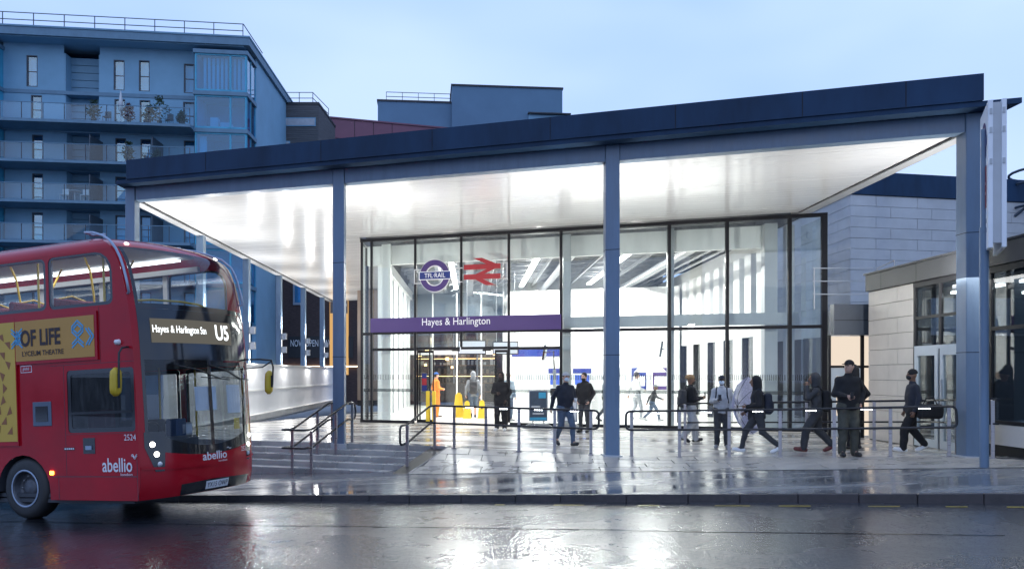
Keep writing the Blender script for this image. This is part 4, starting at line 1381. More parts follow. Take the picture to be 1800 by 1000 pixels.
so = MB().box(-18.6, -13.2, 70.92, 71.0, 2.9, 4.7).build('shop_sign', mat('black_sign', (.02, .02, .022), .5), br)
text_mesh('NOW OPEN', (-18.4, 70.91, 3.85), (1, 0, 0), (0, 0, 1), 2.3, .55, M_wtext, 'lettering', so, local=False)
text_mesh('AWAY', (-15.6, 70.91, 3.85), (1, 0, 0), (0, 0, 1), 1.5, .55, M_wtext, 'lettering', so, local=False)
MB().box(-21, -11, 70.85, 70.9, 2.15, 2.24).build('light_line', glow('warm_line', (1, .72, .45), 5), br)

# ------------------------------------------------------------------ double-decker bus
M_busred = mat('bus_red_paint', (0.40, 0.004, 0.014), 0.16, var=.14, vscale=1.5, spec=.3, rvar=.05)
M_busblk = mat('bus_gloss_black', (0.010, 0.010, 0.012), 0.08, var=.05, coat=.5)
M_rub = mat('black_rubber', (.016, .016, .017), .55, var=.25, vscale=6, bump=.2)
M_bglass = glass('bus_windscreen_glass', (.74, .79, .82), 1.5, dirt=.05, dscale=2.2)
M_sglass = glass('bus_side_glass_rain', (.80, .84, .85), 1.45, dirt=.055, dscale=28, drops=True)
M_dkglass = glass('bus_tinted_glass', (.30, .33, .35), 1.5, dirt=.05, dscale=4)
M_byel = mat('yellow_mirror_shell', (.62, .42, .03), .35, var=.06)
M_pole = mat('yellow_grab_pole', (.70, .46, .03), .35, var=.05)
M_bint = mat('bus_interior_grey', (.50, .51, .52), .6, var=.06)
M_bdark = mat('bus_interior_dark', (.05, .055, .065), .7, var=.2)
M_seat = mat('bus_seat_moquette', (.16, .035, .06), .85, var=.4, vscale=40)
M_ad = mat('ochre_advert_print', (.50, .26, .055), .5, var=.05)
M_ad2 = mat('yellow_advert_print', (.60, .38, .06), .5, var=.05)
M_adtx = mat('dark_advert_ink', (.025, .008, .01), .5, var=0)
M_adbl = mat('blue_advert_ink', (.09, .36, .60), .5, var=0)
M_adbr = mat('brown_advert_ink', (.28, .10, .03), .5, var=0)
M_btext = mat('bus_white_vinyl', (.78, .76, .80), .4, var=0)
M_plate = mat('number_plate_white', (.75, .76, .78), .35, var=.02)
M_chrome = mat('blue_grey_tube', (.30, .36, .46), .3, metal=.4, var=.05)
M_rimd = mat('dark_wheel_steel', (.09, .095, .11), .45, metal=.4, var=.3, vscale=8)
M_paper = mat('white_paper', (.75, .77, .80), .7, var=.06)

BO = Vector((-4.7676, 13.6932, -0.5843))
BH = Vector((0.92822, -0.36929, 0.04495)); BL = Vector((0.36967, 0.92916, 0)); BU = BH.cross(BL)
bmx = Matrix.Translation(BO) @ Matrix((BH, BL, BU)).transposed().to_4x4()
bus = thing('double_decker_bus', 'red double-decker bus at the left with lit upper deck and route display', 'bus', mx=bmx)

def smooth_interp(x, pts):
    xs = [p[0] for p in pts]; ys = [p[1] for p in pts]
    if x <= xs[0]: return ys[0]
    if x >= xs[-1]: return ys[-1]
    i = max(j for j in range(len(xs) - 1) if xs[j] <= x)
    def sl(j):
        if j == 0: return (ys[1] - ys[0]) / (xs[1] - xs[0])
        if j == len(xs) - 1: return (ys[-1] - ys[-2]) / (xs[-1] - xs[-2])
        return (ys[j + 1] - ys[j - 1]) / (xs[j + 1] - xs[j - 1])
    h = xs[i + 1] - xs[i]; t = (x - xs[i]) / h
    return (2*t**3 - 3*t**2 + 1) * ys[i] + (t**3 - 2*t**2 + t) * h * sl(i) + (-2*t**3 + 3*t**2) * ys[i + 1] + (t**3 - t**2) * h * sl(i + 1)
XF = [(.28, -.06), (.5, 0), (.8, .02), (1.1, .01), (1.6, 0), (2.4, -.03), (2.9, -.06), (3.3, -.11), (3.6, -.16), (3.9, -.24), (4.1, -.34), (4.22, -.48), (4.32, -.72), (4.38, -1.0), (4.42, -1.5)]
CZ = [(.28, .27), (1.0, .27), (2.4, .27), (3.3, .27), (4.1, .30), (4.42, .36)]
WD = [(.28, 1.26), (1, 1.268), (3.9, 1.268), (4.12, 1.268), (4.20, 1.24), (4.28, 1.16), (4.35, 1.03), (4.42, .80)]
def bxf(z): return smooth_interp(z, XF)
def bcz(z): return smooth_interp(z, CZ)
def bwd(z): return smooth_interp(z, WD)
def BS(w, z, off=0.0):
    def q(w, z): return Vector((bxf(z) - bcz(z) * abs(w) ** 2.6, w * bwd(z), z))
    p = q(w, z)
    if off:
        n = (q(w + .01, z) - q(w - .01, z)).cross(q(w, z + .01) - q(w, z - .01)).normalized()
        p = p + n * off
    return p
def patch(name, w0, w1, z0, z1, m, off=0.0, nw=14, nz=8, parent=bus):
    f = lambda g, x: g(x) if callable(g) else g
    P = []
    for i in range(nw + 1):
        t = i / nw
        row = []
        for j in range(nz + 1):
            s = j / nz
            # w limits may depend on z only when constant z limits are used
            if callable(w0) or callable(w1):
                z = lerp(z0, z1, s); w = lerp(f(w0, z), f(w1, z), t)
            else:
                w = lerp(w0, w1, t); z = lerp(f(z0, w), f(z1, w), s)
            row.append(BS(w, z, off))
        P.append(row)
    return MB().grid(P).build(name, m, parent, local=True)
zm = lambda w: .93 + .17 * w * w
zg = lambda w: 1.07 + .34 * w * w
WE = .93
patch('front_panel', -1, 1, .33, zm, M_busred, nw=30, nz=12)
patch('mask_band', -WE, WE, zm, zg, M_busblk, nw=24, nz=3)
for s in (-1, 1):
    a, b = (-1, -WE) if s < 0 else (WE, 1)
    patch('front_corner_pillar', a, b, zm, 4.16, M_busred, nw=4, nz=34)
ws = patch('windscreen', -WE, WE, zg, 2.42, M_bglass, nw=24, nz=12)
db = patch('display_band', -WE, WE, 2.42, 3.20, M_busblk, nw=24, nz=8)
patch('deck_bar', -WE, WE, 3.20, 3.28, M_busblk, nw=24, nz=1, off=.004)
patch('upper_windscreen', -WE, WE, 3.28, 4.16, M_bglass, nw=24, nz=12)
patch('front_dome', -1, 1, 4.16, 4.42, M_busred, nw=24, nz=10)
patch('screen_surround', -WE, -WE + .035, zg, 4.15, M_busblk, nw=2, nz=24, off=.004)
patch('screen_surround', WE - .035, WE, zg, 4.15, M_busblk, nw=2, nz=24, off=.004)
patch('centre_post', -.03, .03, zg, 2.42, M_busblk, off=.004, nw=2, nz=10, parent=ws)
# bumper: crease, dark lower grille, number plate
patch('bumper_lip', -.99, .99, lambda w: .74 + .05 * w * w, lambda w: .775 + .05 * w * w, M_busred, off=.022, nw=26, nz=2)
patch('lower_grille', -.52, .80, .335, lambda w: .53 - .05 * abs(w), M_busblk, off=.004, nw=16, nz=3)
pt = patch('number_plate', -.14, .28, .375, .50, M_plate, off=.012, nw=5, nz=2)
def front_text(txt, w0, w1, z0, z1, m, name, parent, off=.016, bold=0.0):
    """lettering wrapped on the curved bus front"""
    me_o = text_mesh(txt, (0, 0, 0), (1, 0, 0), (0, 1, 0), 1, 1, m, name, parent, local=True, bold=bold)
    for v in me_o.data.vertices:
        v.co = BS(lerp(w0, w1, v.co.x), lerp(z0, z1, v.co.y), off)
    return me_o
front_text('YX15 OWP', -.12, .26, .40, .478, M_adtx, 'plate_lettering', pt, .017)
front_text('abellio', -.20, .24, .83, .96, M_btext, 'operator_lettering', bus, .008, .012)
front_text('london', .06, .22, .785, .815, M_btext, 'operator_lettering', bus, .028)
front_text('2524', .58, .78, .90, .98, M_btext, 'fleet_number', bus, .006)
# destination display
M_disp = glow('display_glow', (.55, .52, .45), .22)
M_disptx = glow('display_text', (.92, .97, 1.0), 2.2)
dp = patch('route_display', -.80, .50, 2.68, 3.05, M_disp, off=.006, nw=14, nz=3)
front_text('Hayes & Harlington Stn', -.78, .0, 2.80, 2.95, M_disptx, 'display_text', dp, .012, .006)
front_text('U5',   .17, .44, 2.75, 3.0, M_disptx, 'display_text', dp, .012, .02)
# headlight clusters
M_lens = glow('headlamp_lens', (1, .96, .9), 9)
M_lens2 = mat('clear_lens', (.55, .57, .6), .1, var=0)
for s in (-1, 1):
    P = []
    for j in range(9):
        t = j / 8
        z = lerp(.74, 1.34, t)
        w0 = lerp(.74, .70, t); w1 = lerp(.84, .945, min(1, t * 1.6))
        P.append([BS(s * lerp(w0, w1, i / 5), z, .007) for i in range(6)])
    hc = MB().grid(P).build('headlamp_cluster', M_busblk, bus, local=True)
    for (w, z, r, on) in ((.86, 1.15, .036, 1), (.82, 1.0, .036, 1), (.79, .85, .034, 0)):
        c = BS(s * w, z, .012); n = (BS(s * w, z, .05) - c).normalized()
        MB().lathe([(0, .022), (r * .6, .018), (r, 0), (r * 1.15, -.004)], c, n, 16).build('headlamp', M_lens if on else M_lens2, hc, local=True)
# wipers
for w0, w1 in ((-.55, .18), (.0, .62)):
    a, b = BS(w0, 2.34, .03), BS(w1, 2.12, .03)
    wp = MB().tube([a, (a + b) / 2 + Vector((.01, 0, .03)), b], .012, 6).build('wiper_arm', M_rub, ws, local=True)
    MB().tube([b + Vector((-.02, -.42, .03)), b, b + Vector((-.05, .28, -.02))], .009, 5).build('wiper_blade', M_rub, ws, local=True)
# papers and yellow card behind the windscreen
for w0, w1, z0, z1, m in ((-.26, .12, 1.62, 2.0, M_paper), (.33, .66, 1.55, 2.02, M_paper), (.46, .60, 1.28, 1.46, M_byel)):
    patch('windscreen_paper', w0, w1, z0, z1, m, off=-.012, nw=4, nz=3, parent=ws)

# side walls with window openings and wheel arches
XR = -10.4
def rrect(x0, x1, z0, z1, r=.08, n=4, rtf=None):
    pts = []
    for (cx_, cz_, a0, rr_) in ((x1 - r, z0 + r, -90, r), (x1 - (rtf or r), z1 - (rtf or r), 0, rtf or r), (x0 + r, z1 - r, 90, r), (x0 + r, z0 + r, 180, r)):
        for i in range(n + 1):
            a = R(a0 + 90 * i / n)
            pts.append((cx_ + rr_ * math.cos(a), cz_ + rr_ * math.sin(a)))
    return pts
def arch(cx_, r=.58, n=12):
    return [(cx_ + r * math.cos(math.pi * i / n), .45 + r * math.sin(math.pi * i / n)) for i in range(n + 1)]
UPW = [(-1.93, -.72, .30), (-3.50, -2.09, .08), (-5.05, -3.62, .08), (-6.6, -5.17, .08), (-8.15, -6.72, .08), (-9.8, -8.27, .08)]
UZ0, UZ1 = 3.33, 4.06
def side_wall(sy, low):
    zs = [.33 + (4.13 - .33) * i / 30 for i in range(31)]
    outline = [(bxf(z) - bcz(z), z) for z in zs]
    outline += [(XR, 4.13), (XR, .33)]
    low_edge = []
    for cx_ in (-8.3, -2.66):
        low_edge += [(cx_ - .58, .33)] + list(reversed(arch(cx_))) + [(cx_ + .58, .33)]
    outline += low_edge
    holes = [rrect(x0 - .05, x1 + .05, UZ0 - .05, UZ1 + .03, .10, 4, r + .03) for x0, x1, r in UPW]
    holes += [rrect(x0, x1, z0, z1, .06) for x0, x1, z0, z1 in low]
    yy = sy * 1.268
    wl = MB().holed([outline] + holes, lambda x, z: (x, yy, z)).build('side_panel', M_busred, bus, local=True)
    for x0, x1, r in UPW:
        out = rrect(x0 - .05, x1 + .05, UZ0 - .05, UZ1 + .03, .10, 4, r + .03); inn = rrect(x0, x1, UZ0, UZ1, .07, 4, r)
        fr = MB().holed([out, inn], lambda x, z: (x, yy - sy * .006, z)).build('upper_window', M_busblk, wl, local=True)
        n = len(inn)
        MB().add([(x, yy - sy * .014, z) for x, z in inn], [tuple(range(n))]).build('window_pane', M_sglass, fr, local=True)
    for x0, x1, z0, z1 in low:
        inn = rrect(x0 + .07, x1 - .07, z0 + .07, z1 - .07, .04); out = rrect(x0, x1, z0, z1, .06)
        fr = MB().holed([out, inn], lambda x, z: (x, yy - sy * .006, z)).build('lower_window', M_busblk, wl, local=True)
        MB().add([(x, yy - sy * .014, z) for x, z in inn], [tuple(range(len(inn)))]).build('window_pane', M_dkglass, fr, local=True)
        if sy < 0 and x1 > -1:
            MB().box(x0 + .06, x1 - .06, yy - sy * .004 - .004, yy + .012, z0 + .28, z0 + .32).build('sliding_rail', M_busblk, fr, local=True)
    return wl
off = side_wall(-1, [(-1.66, -.31, 1.36, 2.32), (-4.9, -3.5, 1.45, 2.35), (-6.4, -5.0, 1.45, 2.35), (-7.9, -6.5, 1.45, 2.35), (-9.6, -8.1, 1.6, 2.35)])
near = side_wall(1, [(-1.66, -.36, .55, 2.35), (-3.3, -1.8, 1.35, 2.35), (-4.9, -3.5, 1.35, 2.35), (-6.3, -5.1, .55, 2.35), (-7.9, -6.5, 1.45, 2.35), (-9.6, -8.1, 1.6, 2.35)])
# roof
for sy in (-1, 1):
    P = []
    for i in range(9):
        z = lerp(4.12, 4.42, i / 8)
        P.append([(x, sy * bwd(z), z) for x in (bxf(z) - bcz(z), -2.4, -6, XR)])
    MB().grid(P).build('roof_cant', M_busred, bus, local=True)
fr_ = [BS(lerp(-1, 1, i / 16), 4.42) for i in range(17)]
P = [[(p.x, p.y, 4.42 + .03 * (1 - (p.y / .78) ** 2) * 0), (-2.4, p.y, 4.42), (XR, p.y, 4.42)] for p in fr_]
MB().grid(P).build('roof', M_busred, bus, local=True)
MB().box(XR - .02, XR, -1.26, 1.26, .33, 4.3).build('rear_panel', M_busred, bus, local=True)
MB().box(XR + .02, -.45, -1.2, 1.2, .28, .34).build('underframe', M_bdark, bus, local=True)
MB().box(-2.9, -1.9, -.4, .4, 4.42, 4.50).build('roof_hatch', M_bint, bus, bevel=.02, local=True)
# skirt seam, flaps, fittings on the offside
ys = -1.268
def on_side(name, x0, x1, z0, z1, m, d=.006, parent=bus, bevel=0):
    return MB().box(x0, x1, ys - d, ys + .002, z0, z1).build(name, m, parent, local=True, bevel=bevel)
on_side('skirt_seam', -2.05, -.30, .685, .697, M_bdark, .002)
on_side('panel_seam', -.305, -.297, .34, .95, M_bdark, .002)
on_side('panel_seam', -1.90, -1.893, .34, .69, M_bdark, .002)
on_side('panel_seam', -1.725, -1.719, .70, 2.40, M_bdark, .002)
on_side('panel_seam', -2.0, -.30, 2.405, 2.411, M_bdark, .002)
on_side('panel_seam', -.96, -.954, 2.42, 3.26, M_bdark, .002)
on_side('panel_seam', -1.715, -.30, 1.335, 1.340, M_bdark, .002)
ff = on_side('fuel_flap', -2.40, -2.0, 1.48, 1.86, mat('grey_blue_flap', (.09, .12, .17), .4), .012, bevel=.02)
on_side('flap_recess', -2.33, -2.07, 1.55, 1.79, M_busblk, .018, ff)
gh = on_side('grab_recess', -1.36, -1.12, 1.04, 1.28, M_busblk, .005)
on_side('recess_handle', -1.30, -1.18, 1.10, 1.16, M_chrome, .02, gh)
vn = on_side('vent_strip', -1.76, -1.54, 1.10, 1.14, M_busblk, .006)
for k in range(5): on_side('vent_slot', -1.745 + k * .042, -1.715 + k * .042, 1.11, 1.13, M_btext, .009, vn)
sl_ = on_side('side_indicator', -2.07, -1.99, .72, .78, glow('amber_lamp', (1.0, .45, .05), 9), .02, bevel=.008)
MB().lathe([(0, .07), (.035, .06), (.045, 0)], (-.58, ys, 2.70), (0, -1, 0), 10).build('side_camera', M_plate, bus, local=True)
rx = Vector((1, 0, 0)); uz = Vector((0, 0, 1))
def side_text(t, x0, x1, z0, z1, m, name, parent=bus, d=.009, bold=0.0):
    return text_mesh(t, (x0, ys - d, z0), rx, uz, x1 - x0, z1 - z0, m, name, parent, local=True, bold=bold)
side_text('2524', -.53, -.30, 1.23, 1.32, M_btext, 'fleet_number')
side_text('abellio', -.98, -.39, .76, .97, M_btext, 'operator_lettering', bold=.012)
side_text('london', -.62, -.39, .705, .745, M_btext, 'operator_lettering')
gl = on_side('maker_plate', -2.64, -2.40, 2.33, 2.44, M_btext, .004)
on_side('plate_field', -2.63, -2.41, 2.34, 2.43, M_busred, .006, gl)
side_text('global', -2.59, -2.45, 2.355, 2.42, M_btext, 'plate_lettering', gl)
# swirl mark above the operator name, on the side and the front
def squiggle(P3, r, par):
    MB().tube(P3, r, 5).build('operator_mark', M_btext, par, local=True)
squiggle([(-.40 + .012 * i, ys - .008, 1.0 + .022 * math.sin(i * .9)) for i in range(10)], .006, bus)
squiggle([(-.39 + .012 * i, ys - .008, .975 + .022 * math.sin(i * .9 + .6)) for i in range(9)], .006, bus)
squiggle([BS(.25 + .012 * i, .985 + .015 * math.sin(i * .9), .01) for i in range(8)], .005, bus)
# advertisement: T-shaped panel in a red frame
afr = on_side('advert_frame', -2.70, -.98, 2.46, 3.20, M_busred, .03)
on_side('advert_frame', -7.2, -2.705, 1.18, 3.20, M_busred, .03)
on_side('advert_panel', -2.70, -1.03, 2.51, 3.14, M_ad, .036, afr)
ad2 = on_side('advert_panel', -7.1, -2.72, 1.25, 3.14, M_ad2, .036, afr)
side_text('OF LIFE', -2.58, -1.72, 2.735, 3.00, M_adtx, 'advert_lettering', afr, .042, .03)
side_text('LYCEUM THEATRE', -2.55, -1.66, 2.585, 2.665, M_adtx, 'advert_lettering', afr, .042, .012)
def chev(cx_, cz_, a, s, d=.040):
    a = R(a)
    for k, off_ in enumerate((0, .055)):
        pts = [(-s, -s * .8), (0, 0), (s, -s * .8)]
        P3 = []
        for px_, pz_ in pts:
            pz_ += off_
            P3.append((cx_ + px_ * math.cos(a) - pz_ * math.sin(a), ys - d, cz_ + px_ * math.sin(a) + pz_ * math.cos(a)))
        mb = MB()
        for p, q in zip(P3, P3[1:]): mb.bar(p, q, .003, .026, up=(0, 0, 1))
        mb.build('advert_chevron', M_adbl, afr, local=True)
for cx_, cz_ in ((-1.36, 2.80), (-2.66, 2.86)):
    chev(cx_, cz_ + .07, 180, .12); chev(cx_, cz_ - .04, 0, .12); chev(cx_, cz_ + .22, 0, .12) if cx_ > -2 else None
    chev(cx_ + .03, cz_ + .02, -90, .11) if cx_ < -2 else chev(cx_ + .27, cz_ + .02, -90, .13)
# rings of triangles on the yellow panel
for ri, rr_ in enumerate((.35, .55, .75, .95, 1.15)):
    n = int(rr_ * 34)
    mb = MB()
    for k in range(n):
        a = 2 * math.pi * k / n; da = math.pi / n * .9
        pts = [(-3.55 + rr_ * math.cos(a - da), 2.1 + rr_ * math.sin(a - da)), (-3.55 + rr_ * math.cos(a + da), 2.1 + rr_ * math.sin(a + da)), (-3.55 + (rr_ + .09) * math.cos(a), 2.1 + (rr_ + .09) * math.sin(a))]
        if all(-7.0 < p[0] < -2.74 and 1.27 < p[1] < 3.1 for p in pts):
            mb.add([(p[0], ys - .039, p[1]) for p in pts], [(0, 1, 2)])
    x = mb.build('advert_pattern', M_adbr, afr, local=True); x['kind'] = 'stuff'

# wheels
for cx_, cy_ in ((-2.66, -1.10), (-2.66, 1.10), (-8.3, -1.05), (-8.3, 1.05)):
    s = -1 if cy_ < 0 else 1
    c = Vector((cx_, cy_, .50)); ax = (0, s, 0)
    wh = MB().lathe([(.29, .14), (.40, .155), (.47, .12), (.495, .06), (.495, -.08), (.47, -.14), (.3, -.14)], c, ax, 40).build('wheel', M_rub, bus, local=True)
    MB().lathe([(.29, .135), (.275, .145), (.262, .12), (.25, .04), (.235, .02), (.16, .0), (.15, .05), (.11, .07), (0, .075)], c, ax, 32).build('rim', M_rimd, wh, local=True)
    MB().lathe([(.30, .150), (.285, .158), (.272, .150)], c, ax, 32).build('rim_ring', M_chrome, wh, local=True)
    for k in range(10):
        a = k * math.pi / 5
        q = c + Vector((.195 * math.cos(a), s * .012, .195 * math.sin(a)))
        MB().lathe([(.016, 0), (.016, .03), (0, .034)], q, ax, 6).build('wheel_nut', M_galv, wh, local=True)
    MB().box(cx_ - .62, cx_ + .62, cy_ - s * .5, cy_ - s * .2, .3, 1.1).build('wheel_well', M_bdark, bus, local=True)
    P = [[(x, y_, z) for y_ in (s * 1.262, s * .75)] for x, z in arch(cx_, .582)]
    MB().grid(P).build('arch_liner', M_bdark, bus, local=True)

# mirrors
def mirror(c, tilt, arm, nm='mirror'):
    mr = MB().tube(arm, .016, 7).build(nm, M_rub, bus, local=True)
    x, y, z = c
    sh = MB()
    rows_ = []
    for i in range(9):
        t = -1 + i / 4
        k = (1 - abs(t) ** 5) ** .35 if abs(t) < 1 else .35
        rows_.append([(x + .05 * k * math.cos(a) + tilt * t * .05, y + .105 * k * math.sin(a), z + .21 * t) for a in [2 * math.pi * j / 12 for j in range(13)]])
    sh.grid(rows_)
    sh.add(rows_[0][:-1], [tuple(range(12))]); sh.add(rows_[-1][:-1], [tuple(range(11, -1, -1))])
    sh.build('mirror_shell', M_byel, mr, local=True, weld=True)
    MB().tube([(x + .06, y, z - .09), (x + .06, y, z + .12)], .02, 6).build('mirror_clamp', M_rub, mr, local=True)
mirror((-.42, -1.50, 2.10), .2, [(-.40, -1.27, 2.62), (-.36, -1.42, 2.60), (-.34, -1.50, 2.52), (-.36, -1.50, 2.15)])
mirror((-.10, 1.62, 2.05), .3, [(-.28, 1.22, 2.46), (-.10, 1.40, 2.46), (-.02, 1.60, 2.44), (-.0, 1.62, 2.32), (-.03, 1.62, 2.0)])
MB().tube([(-.28, 1.22, 2.30), (-.10, 1.45, 2.32), (-.02, 1.60, 2.42)], .013, 6).build('mirror_brace', M_rub, bus, local=True)
# tree-guard tubes on the upper corners
for s in (-1, 1):
    pts = [BS(s * .985, z, .06) for z in (3.42, 3.6, 3.8, 3.95, 4.08, 4.2, 4.3)]
    e = pts[-1]
    pts += [Vector((e.x - .25, e.y * .97, 4.44)), Vector((e.x - .5, e.y * .9, 4.48)), Vector((e.x - .55, e.y * .72, 4.47)), Vector((e.x - .3, e.y * .72, 4.46))]
    pts = [BS(s * .985, 3.42, .0)] + pts
    MB().tube(pts, .019, 8).build('tree_guard', M_chrome, bus, local=True)
for w in (-.80, .80):
    c = BS(w, 4.22, .004); n = (BS(w, 4.22, .05) - c).normalized()
    MB().lathe([(0, .02), (.03, .012), (.035, 0)], c, n, 10).build('marker_lamp', M_lens, bus, local=True)

# interior, upper deck: lit saloon
def bi(name, x0, x1, y0, y1, z0, z1, m, parent=bus, bevel=0):
    return MB().box(x0, x1, y0, y1, z0, z1).build(name, m, parent, local=True, bevel=bevel)
dk = bi('upper_deck', -10.2, -.75, -1.2, 1.2, 2.42, 2.48, M_bdark)
bi('ceiling', -10.2, -1.25, -1.1, 1.1, 4.30, 4.33, M_bint, dk)
bi('dash_shelf', -.85, -.40, -1.1, 1.1, 3.10, 3.16, M_bdark, dk)
bi('rear_bulkhead', -10.25, -10.2, -1.2, 1.2, 2.48, 4.3, M_bint, dk)
M_buslight = glow('saloon_light', (.95, .98, 1.0), 5)
for s in (-1, 1):
    bi('cove_panel', -10.1, -1.15, s * 1.12 - .03, s * 1.12 + .03, 4.07, 4.16, M_bint, dk)
    bi('light_strip', -10.0, -1.35, s * .86 - .04, s * .86 + .04, 4.24, 4.27, M_buslight, dk)
    for k in range(6):
        bi('window_pillar', -2.06 - 1.55 * k, -1.96 - 1.55 * k, s * 1.22 - .02, s * 1.22 + .02, 3.1, 4.1, M_bint, dk)
    bi('lower_lining', -10.1, -.8, s * 1.235 - .015, s * 1.235 + .015, 2.48, 3.26, M_bint, dk)
for r_ in range(9):
    x = -1.7 - r_ * .86
    for yc in (-.68, .68):
        st = bi('seat', x - .45, x, yc - .44, yc + .44, 2.86, 2.98, M_seat, dk, .03)
        bi('backrest', x - .52, x - .42, yc - .44, yc + .44, 2.95, 3.50, M_seat, st, .03)
        MB().tube([(x - .47, yc - .42, 3.45), (x - .47, yc, 3.56), (x - .47, yc + .42, 3.45)], .016, 6).build('grab_rail', M_pole, st, local=True)
    if r_ % 2 == 0:
        for yc in (-.24, .24):
            MB().tube([(x - .47, yc, 2.9), (x - .47, yc, 3.6), (x - .38, yc * 1.6, 4.0), (x - .36, yc * 2.2, 4.28)], .018, 7).build('grab_pole', M_pole, dk, local=True)
for x in (-1.1, -2.5):
    MB().tube([(x, -1.02, 2.5), (x, -1.02, 4.28)], .018, 7).build('grab_pole', M_pole, dk, local=True)
MB().tube([(-.8, -1.0, 3.35), (-.65, -.5, 3.4), (-.55, 0, 3.4), (-.65, .5, 3.4), (-.8, 1.0, 3.35)], .018, 7).build('front_grab_rail', M_pole, dk, local=True)
p = bmx @ Vector((-4.5, 0, 4.22))
o = lamp('bus_saloon_light', p, 6.5, .8, 60, (0, 0, -1), (.95, .98, 1.0))
o.rotation_euler = (0, 0, math.atan2(BH.y, BH.x))
# lower deck: driver's cab and saloon, barely lit
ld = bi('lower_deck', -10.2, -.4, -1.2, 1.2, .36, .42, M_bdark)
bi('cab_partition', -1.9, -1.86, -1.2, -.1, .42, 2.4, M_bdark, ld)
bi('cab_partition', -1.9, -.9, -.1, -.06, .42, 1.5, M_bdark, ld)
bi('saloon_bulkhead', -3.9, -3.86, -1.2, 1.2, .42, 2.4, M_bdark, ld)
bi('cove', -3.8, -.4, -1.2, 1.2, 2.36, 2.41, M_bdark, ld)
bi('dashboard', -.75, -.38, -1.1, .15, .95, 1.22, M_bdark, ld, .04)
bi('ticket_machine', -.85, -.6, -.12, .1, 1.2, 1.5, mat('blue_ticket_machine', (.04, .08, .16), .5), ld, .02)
bi('fare_notice', -.62, -.60, .0, .22, 1.25, 1.4, M_paper, ld)
sw_c = Vector((-.72, -.62, 1.28))
MB().tube([sw_c + Vector((.12 * math.sin(a) * .6, .23 * math.cos(a), .19 * math.sin(a))) for a in [2 * math.pi * k / 20 for k in range(20)]], .018, 6, closed=True).build('steering_wheel', M_rub, ld, local=True)
ds_ = bi('driver_seat', -1.6, -1.1, -.9, -.4, .75, .92, M_seat, ld, .04)
bi('backrest', -1.7, -1.58, -.9, -.4, .9, 1.7, M_seat, ds_, .04)
bi('door_grab_panel', -1.5, -1.46, .2, 1.15, .42, 1.4, M_bint, ld)
for y_ in (.25, 1.1):
    MB().tube([(-1.3, y_, .42), (-1.3, y_, 2.36)], .018, 7).build('grab_pole', M_pole, ld, local=True)

# ------------------------------------------------------------------ people (continuous implicit surfaces meshed with surface nets)
def sd_cone(P, a, b, ra, rb):
    a = np.array(a, float); b = np.array(b, float)
    ab = b - a
    t = np.clip(((P - a) @ ab) / max(ab @ ab, 1e-9), 0, 1)
    return np.linalg.norm(P - a - t[..., None] * ab, axis=-1) - (ra + (rb - ra) * t)
def sd_ell(P, c, r):
    q = P - np.array(c, float); r = np.array(r, float)
    k0 = np.linalg.norm(q / r, axis=-1); k1 = np.linalg.norm(q / r ** 2, axis=-1)
    return k0 * (k0 - 1) / np.maximum(k1, 1e-6)
def sd_rbox(P, c, hs, r):
    q = np.abs(P - np.array(c, float)) - (np.array(hs, float) - r)
    return np.linalg.norm(np.maximum(q, 0), axis=-1) + np.minimum(q.max(axis=-1), 0) - r
def smin(a, b, k=.03):
    h = np.clip(.5 + .5 * (b - a) / k, 0, 1)
    return b + (a - b) * h - k * h * (1 - h)
def nets(fn, lo, hi, h):
    lo = np.array(lo, float); hi = np.array(hi, float)
    n = np.ceil((hi - lo) / h).astype(int) + 1
    ax = [lo[i] + h * np.arange(n[i]) for i in range(3)]
    G = np.stack(np.meshgrid(*ax, indexing='ij'), -1)
    v = fn(G)
    s = v < 0
    nx, ny, nz = n
    cnt = np.zeros((nx - 1, ny - 1, nz - 1)); acc = np.zeros((nx - 1, ny - 1, nz - 1, 3))
    for d in range(3):
        e = [0, 0, 0]; e[d] = 1
        others = [i for i in range(3) if i != d]
        for o1 in (0, 1):
            for o2 in (0, 1):
                o = [0, 0, 0]; o[others[0]] = o1; o[others[1]] = o2
                A = v[o[0]:nx - 1 + o[0], o[1]:ny - 1 + o[1], o[2]:nz - 1 + o[2]]
                p = [o[i] + e[i] for i in range(3)]
                B = v[p[0]:nx - 1 + p[0], p[1]:ny - 1 + p[1], p[2]:nz - 1 + p[2]]
                m = (A < 0) != (B < 0)
                t = np.where(m, A / np.where(m, A - B, 1), 0)
                cnt += m
                for i in range(3):
                    acc[..., i] += np.where(m, o[i] + (t if i == d else 0), 0)
    act = cnt > 0
    idx = -np.ones(act.shape, int)
    idx[act] = np.arange(act.sum())
    ii = np.argwhere(act)
    pts = lo + h * (ii + acc[act] / cnt[act][:, None])
    faces = []
    for d in range(3):
        others = [i for i in range(3) if i != d]
        sl0 = [slice(None)] * 3; sl1 = [slice(None)] * 3
        sl0[d] = slice(0, -1); sl1[d] = slice(1, None)
        ch = s[tuple(sl0)] != s[tuple(sl1)]
        e = np.argwhere(ch)
        for o_ in others:
            e = e[(e[:, o_] > 0) & (e[:, o_] < n[o_] - 1)]
        if len(e) == 0: continue
        flip = s[tuple(e.T)]
        q = []
        for a, b in ((1, 1), (0, 1), (0, 0), (1, 0)):
            c = e.copy(); c[:, others[0]] -= a; c[:, others[1]] -= b
            q.append(idx[tuple(c.T)])
        q = np.stack(q, 1)
        if d == 1: flip = ~flip
        q[~flip] = q[~flip][:, ::-1]
        faces.append(q[(q >= 0).all(1)])
    return pts, np.concatenate(faces)

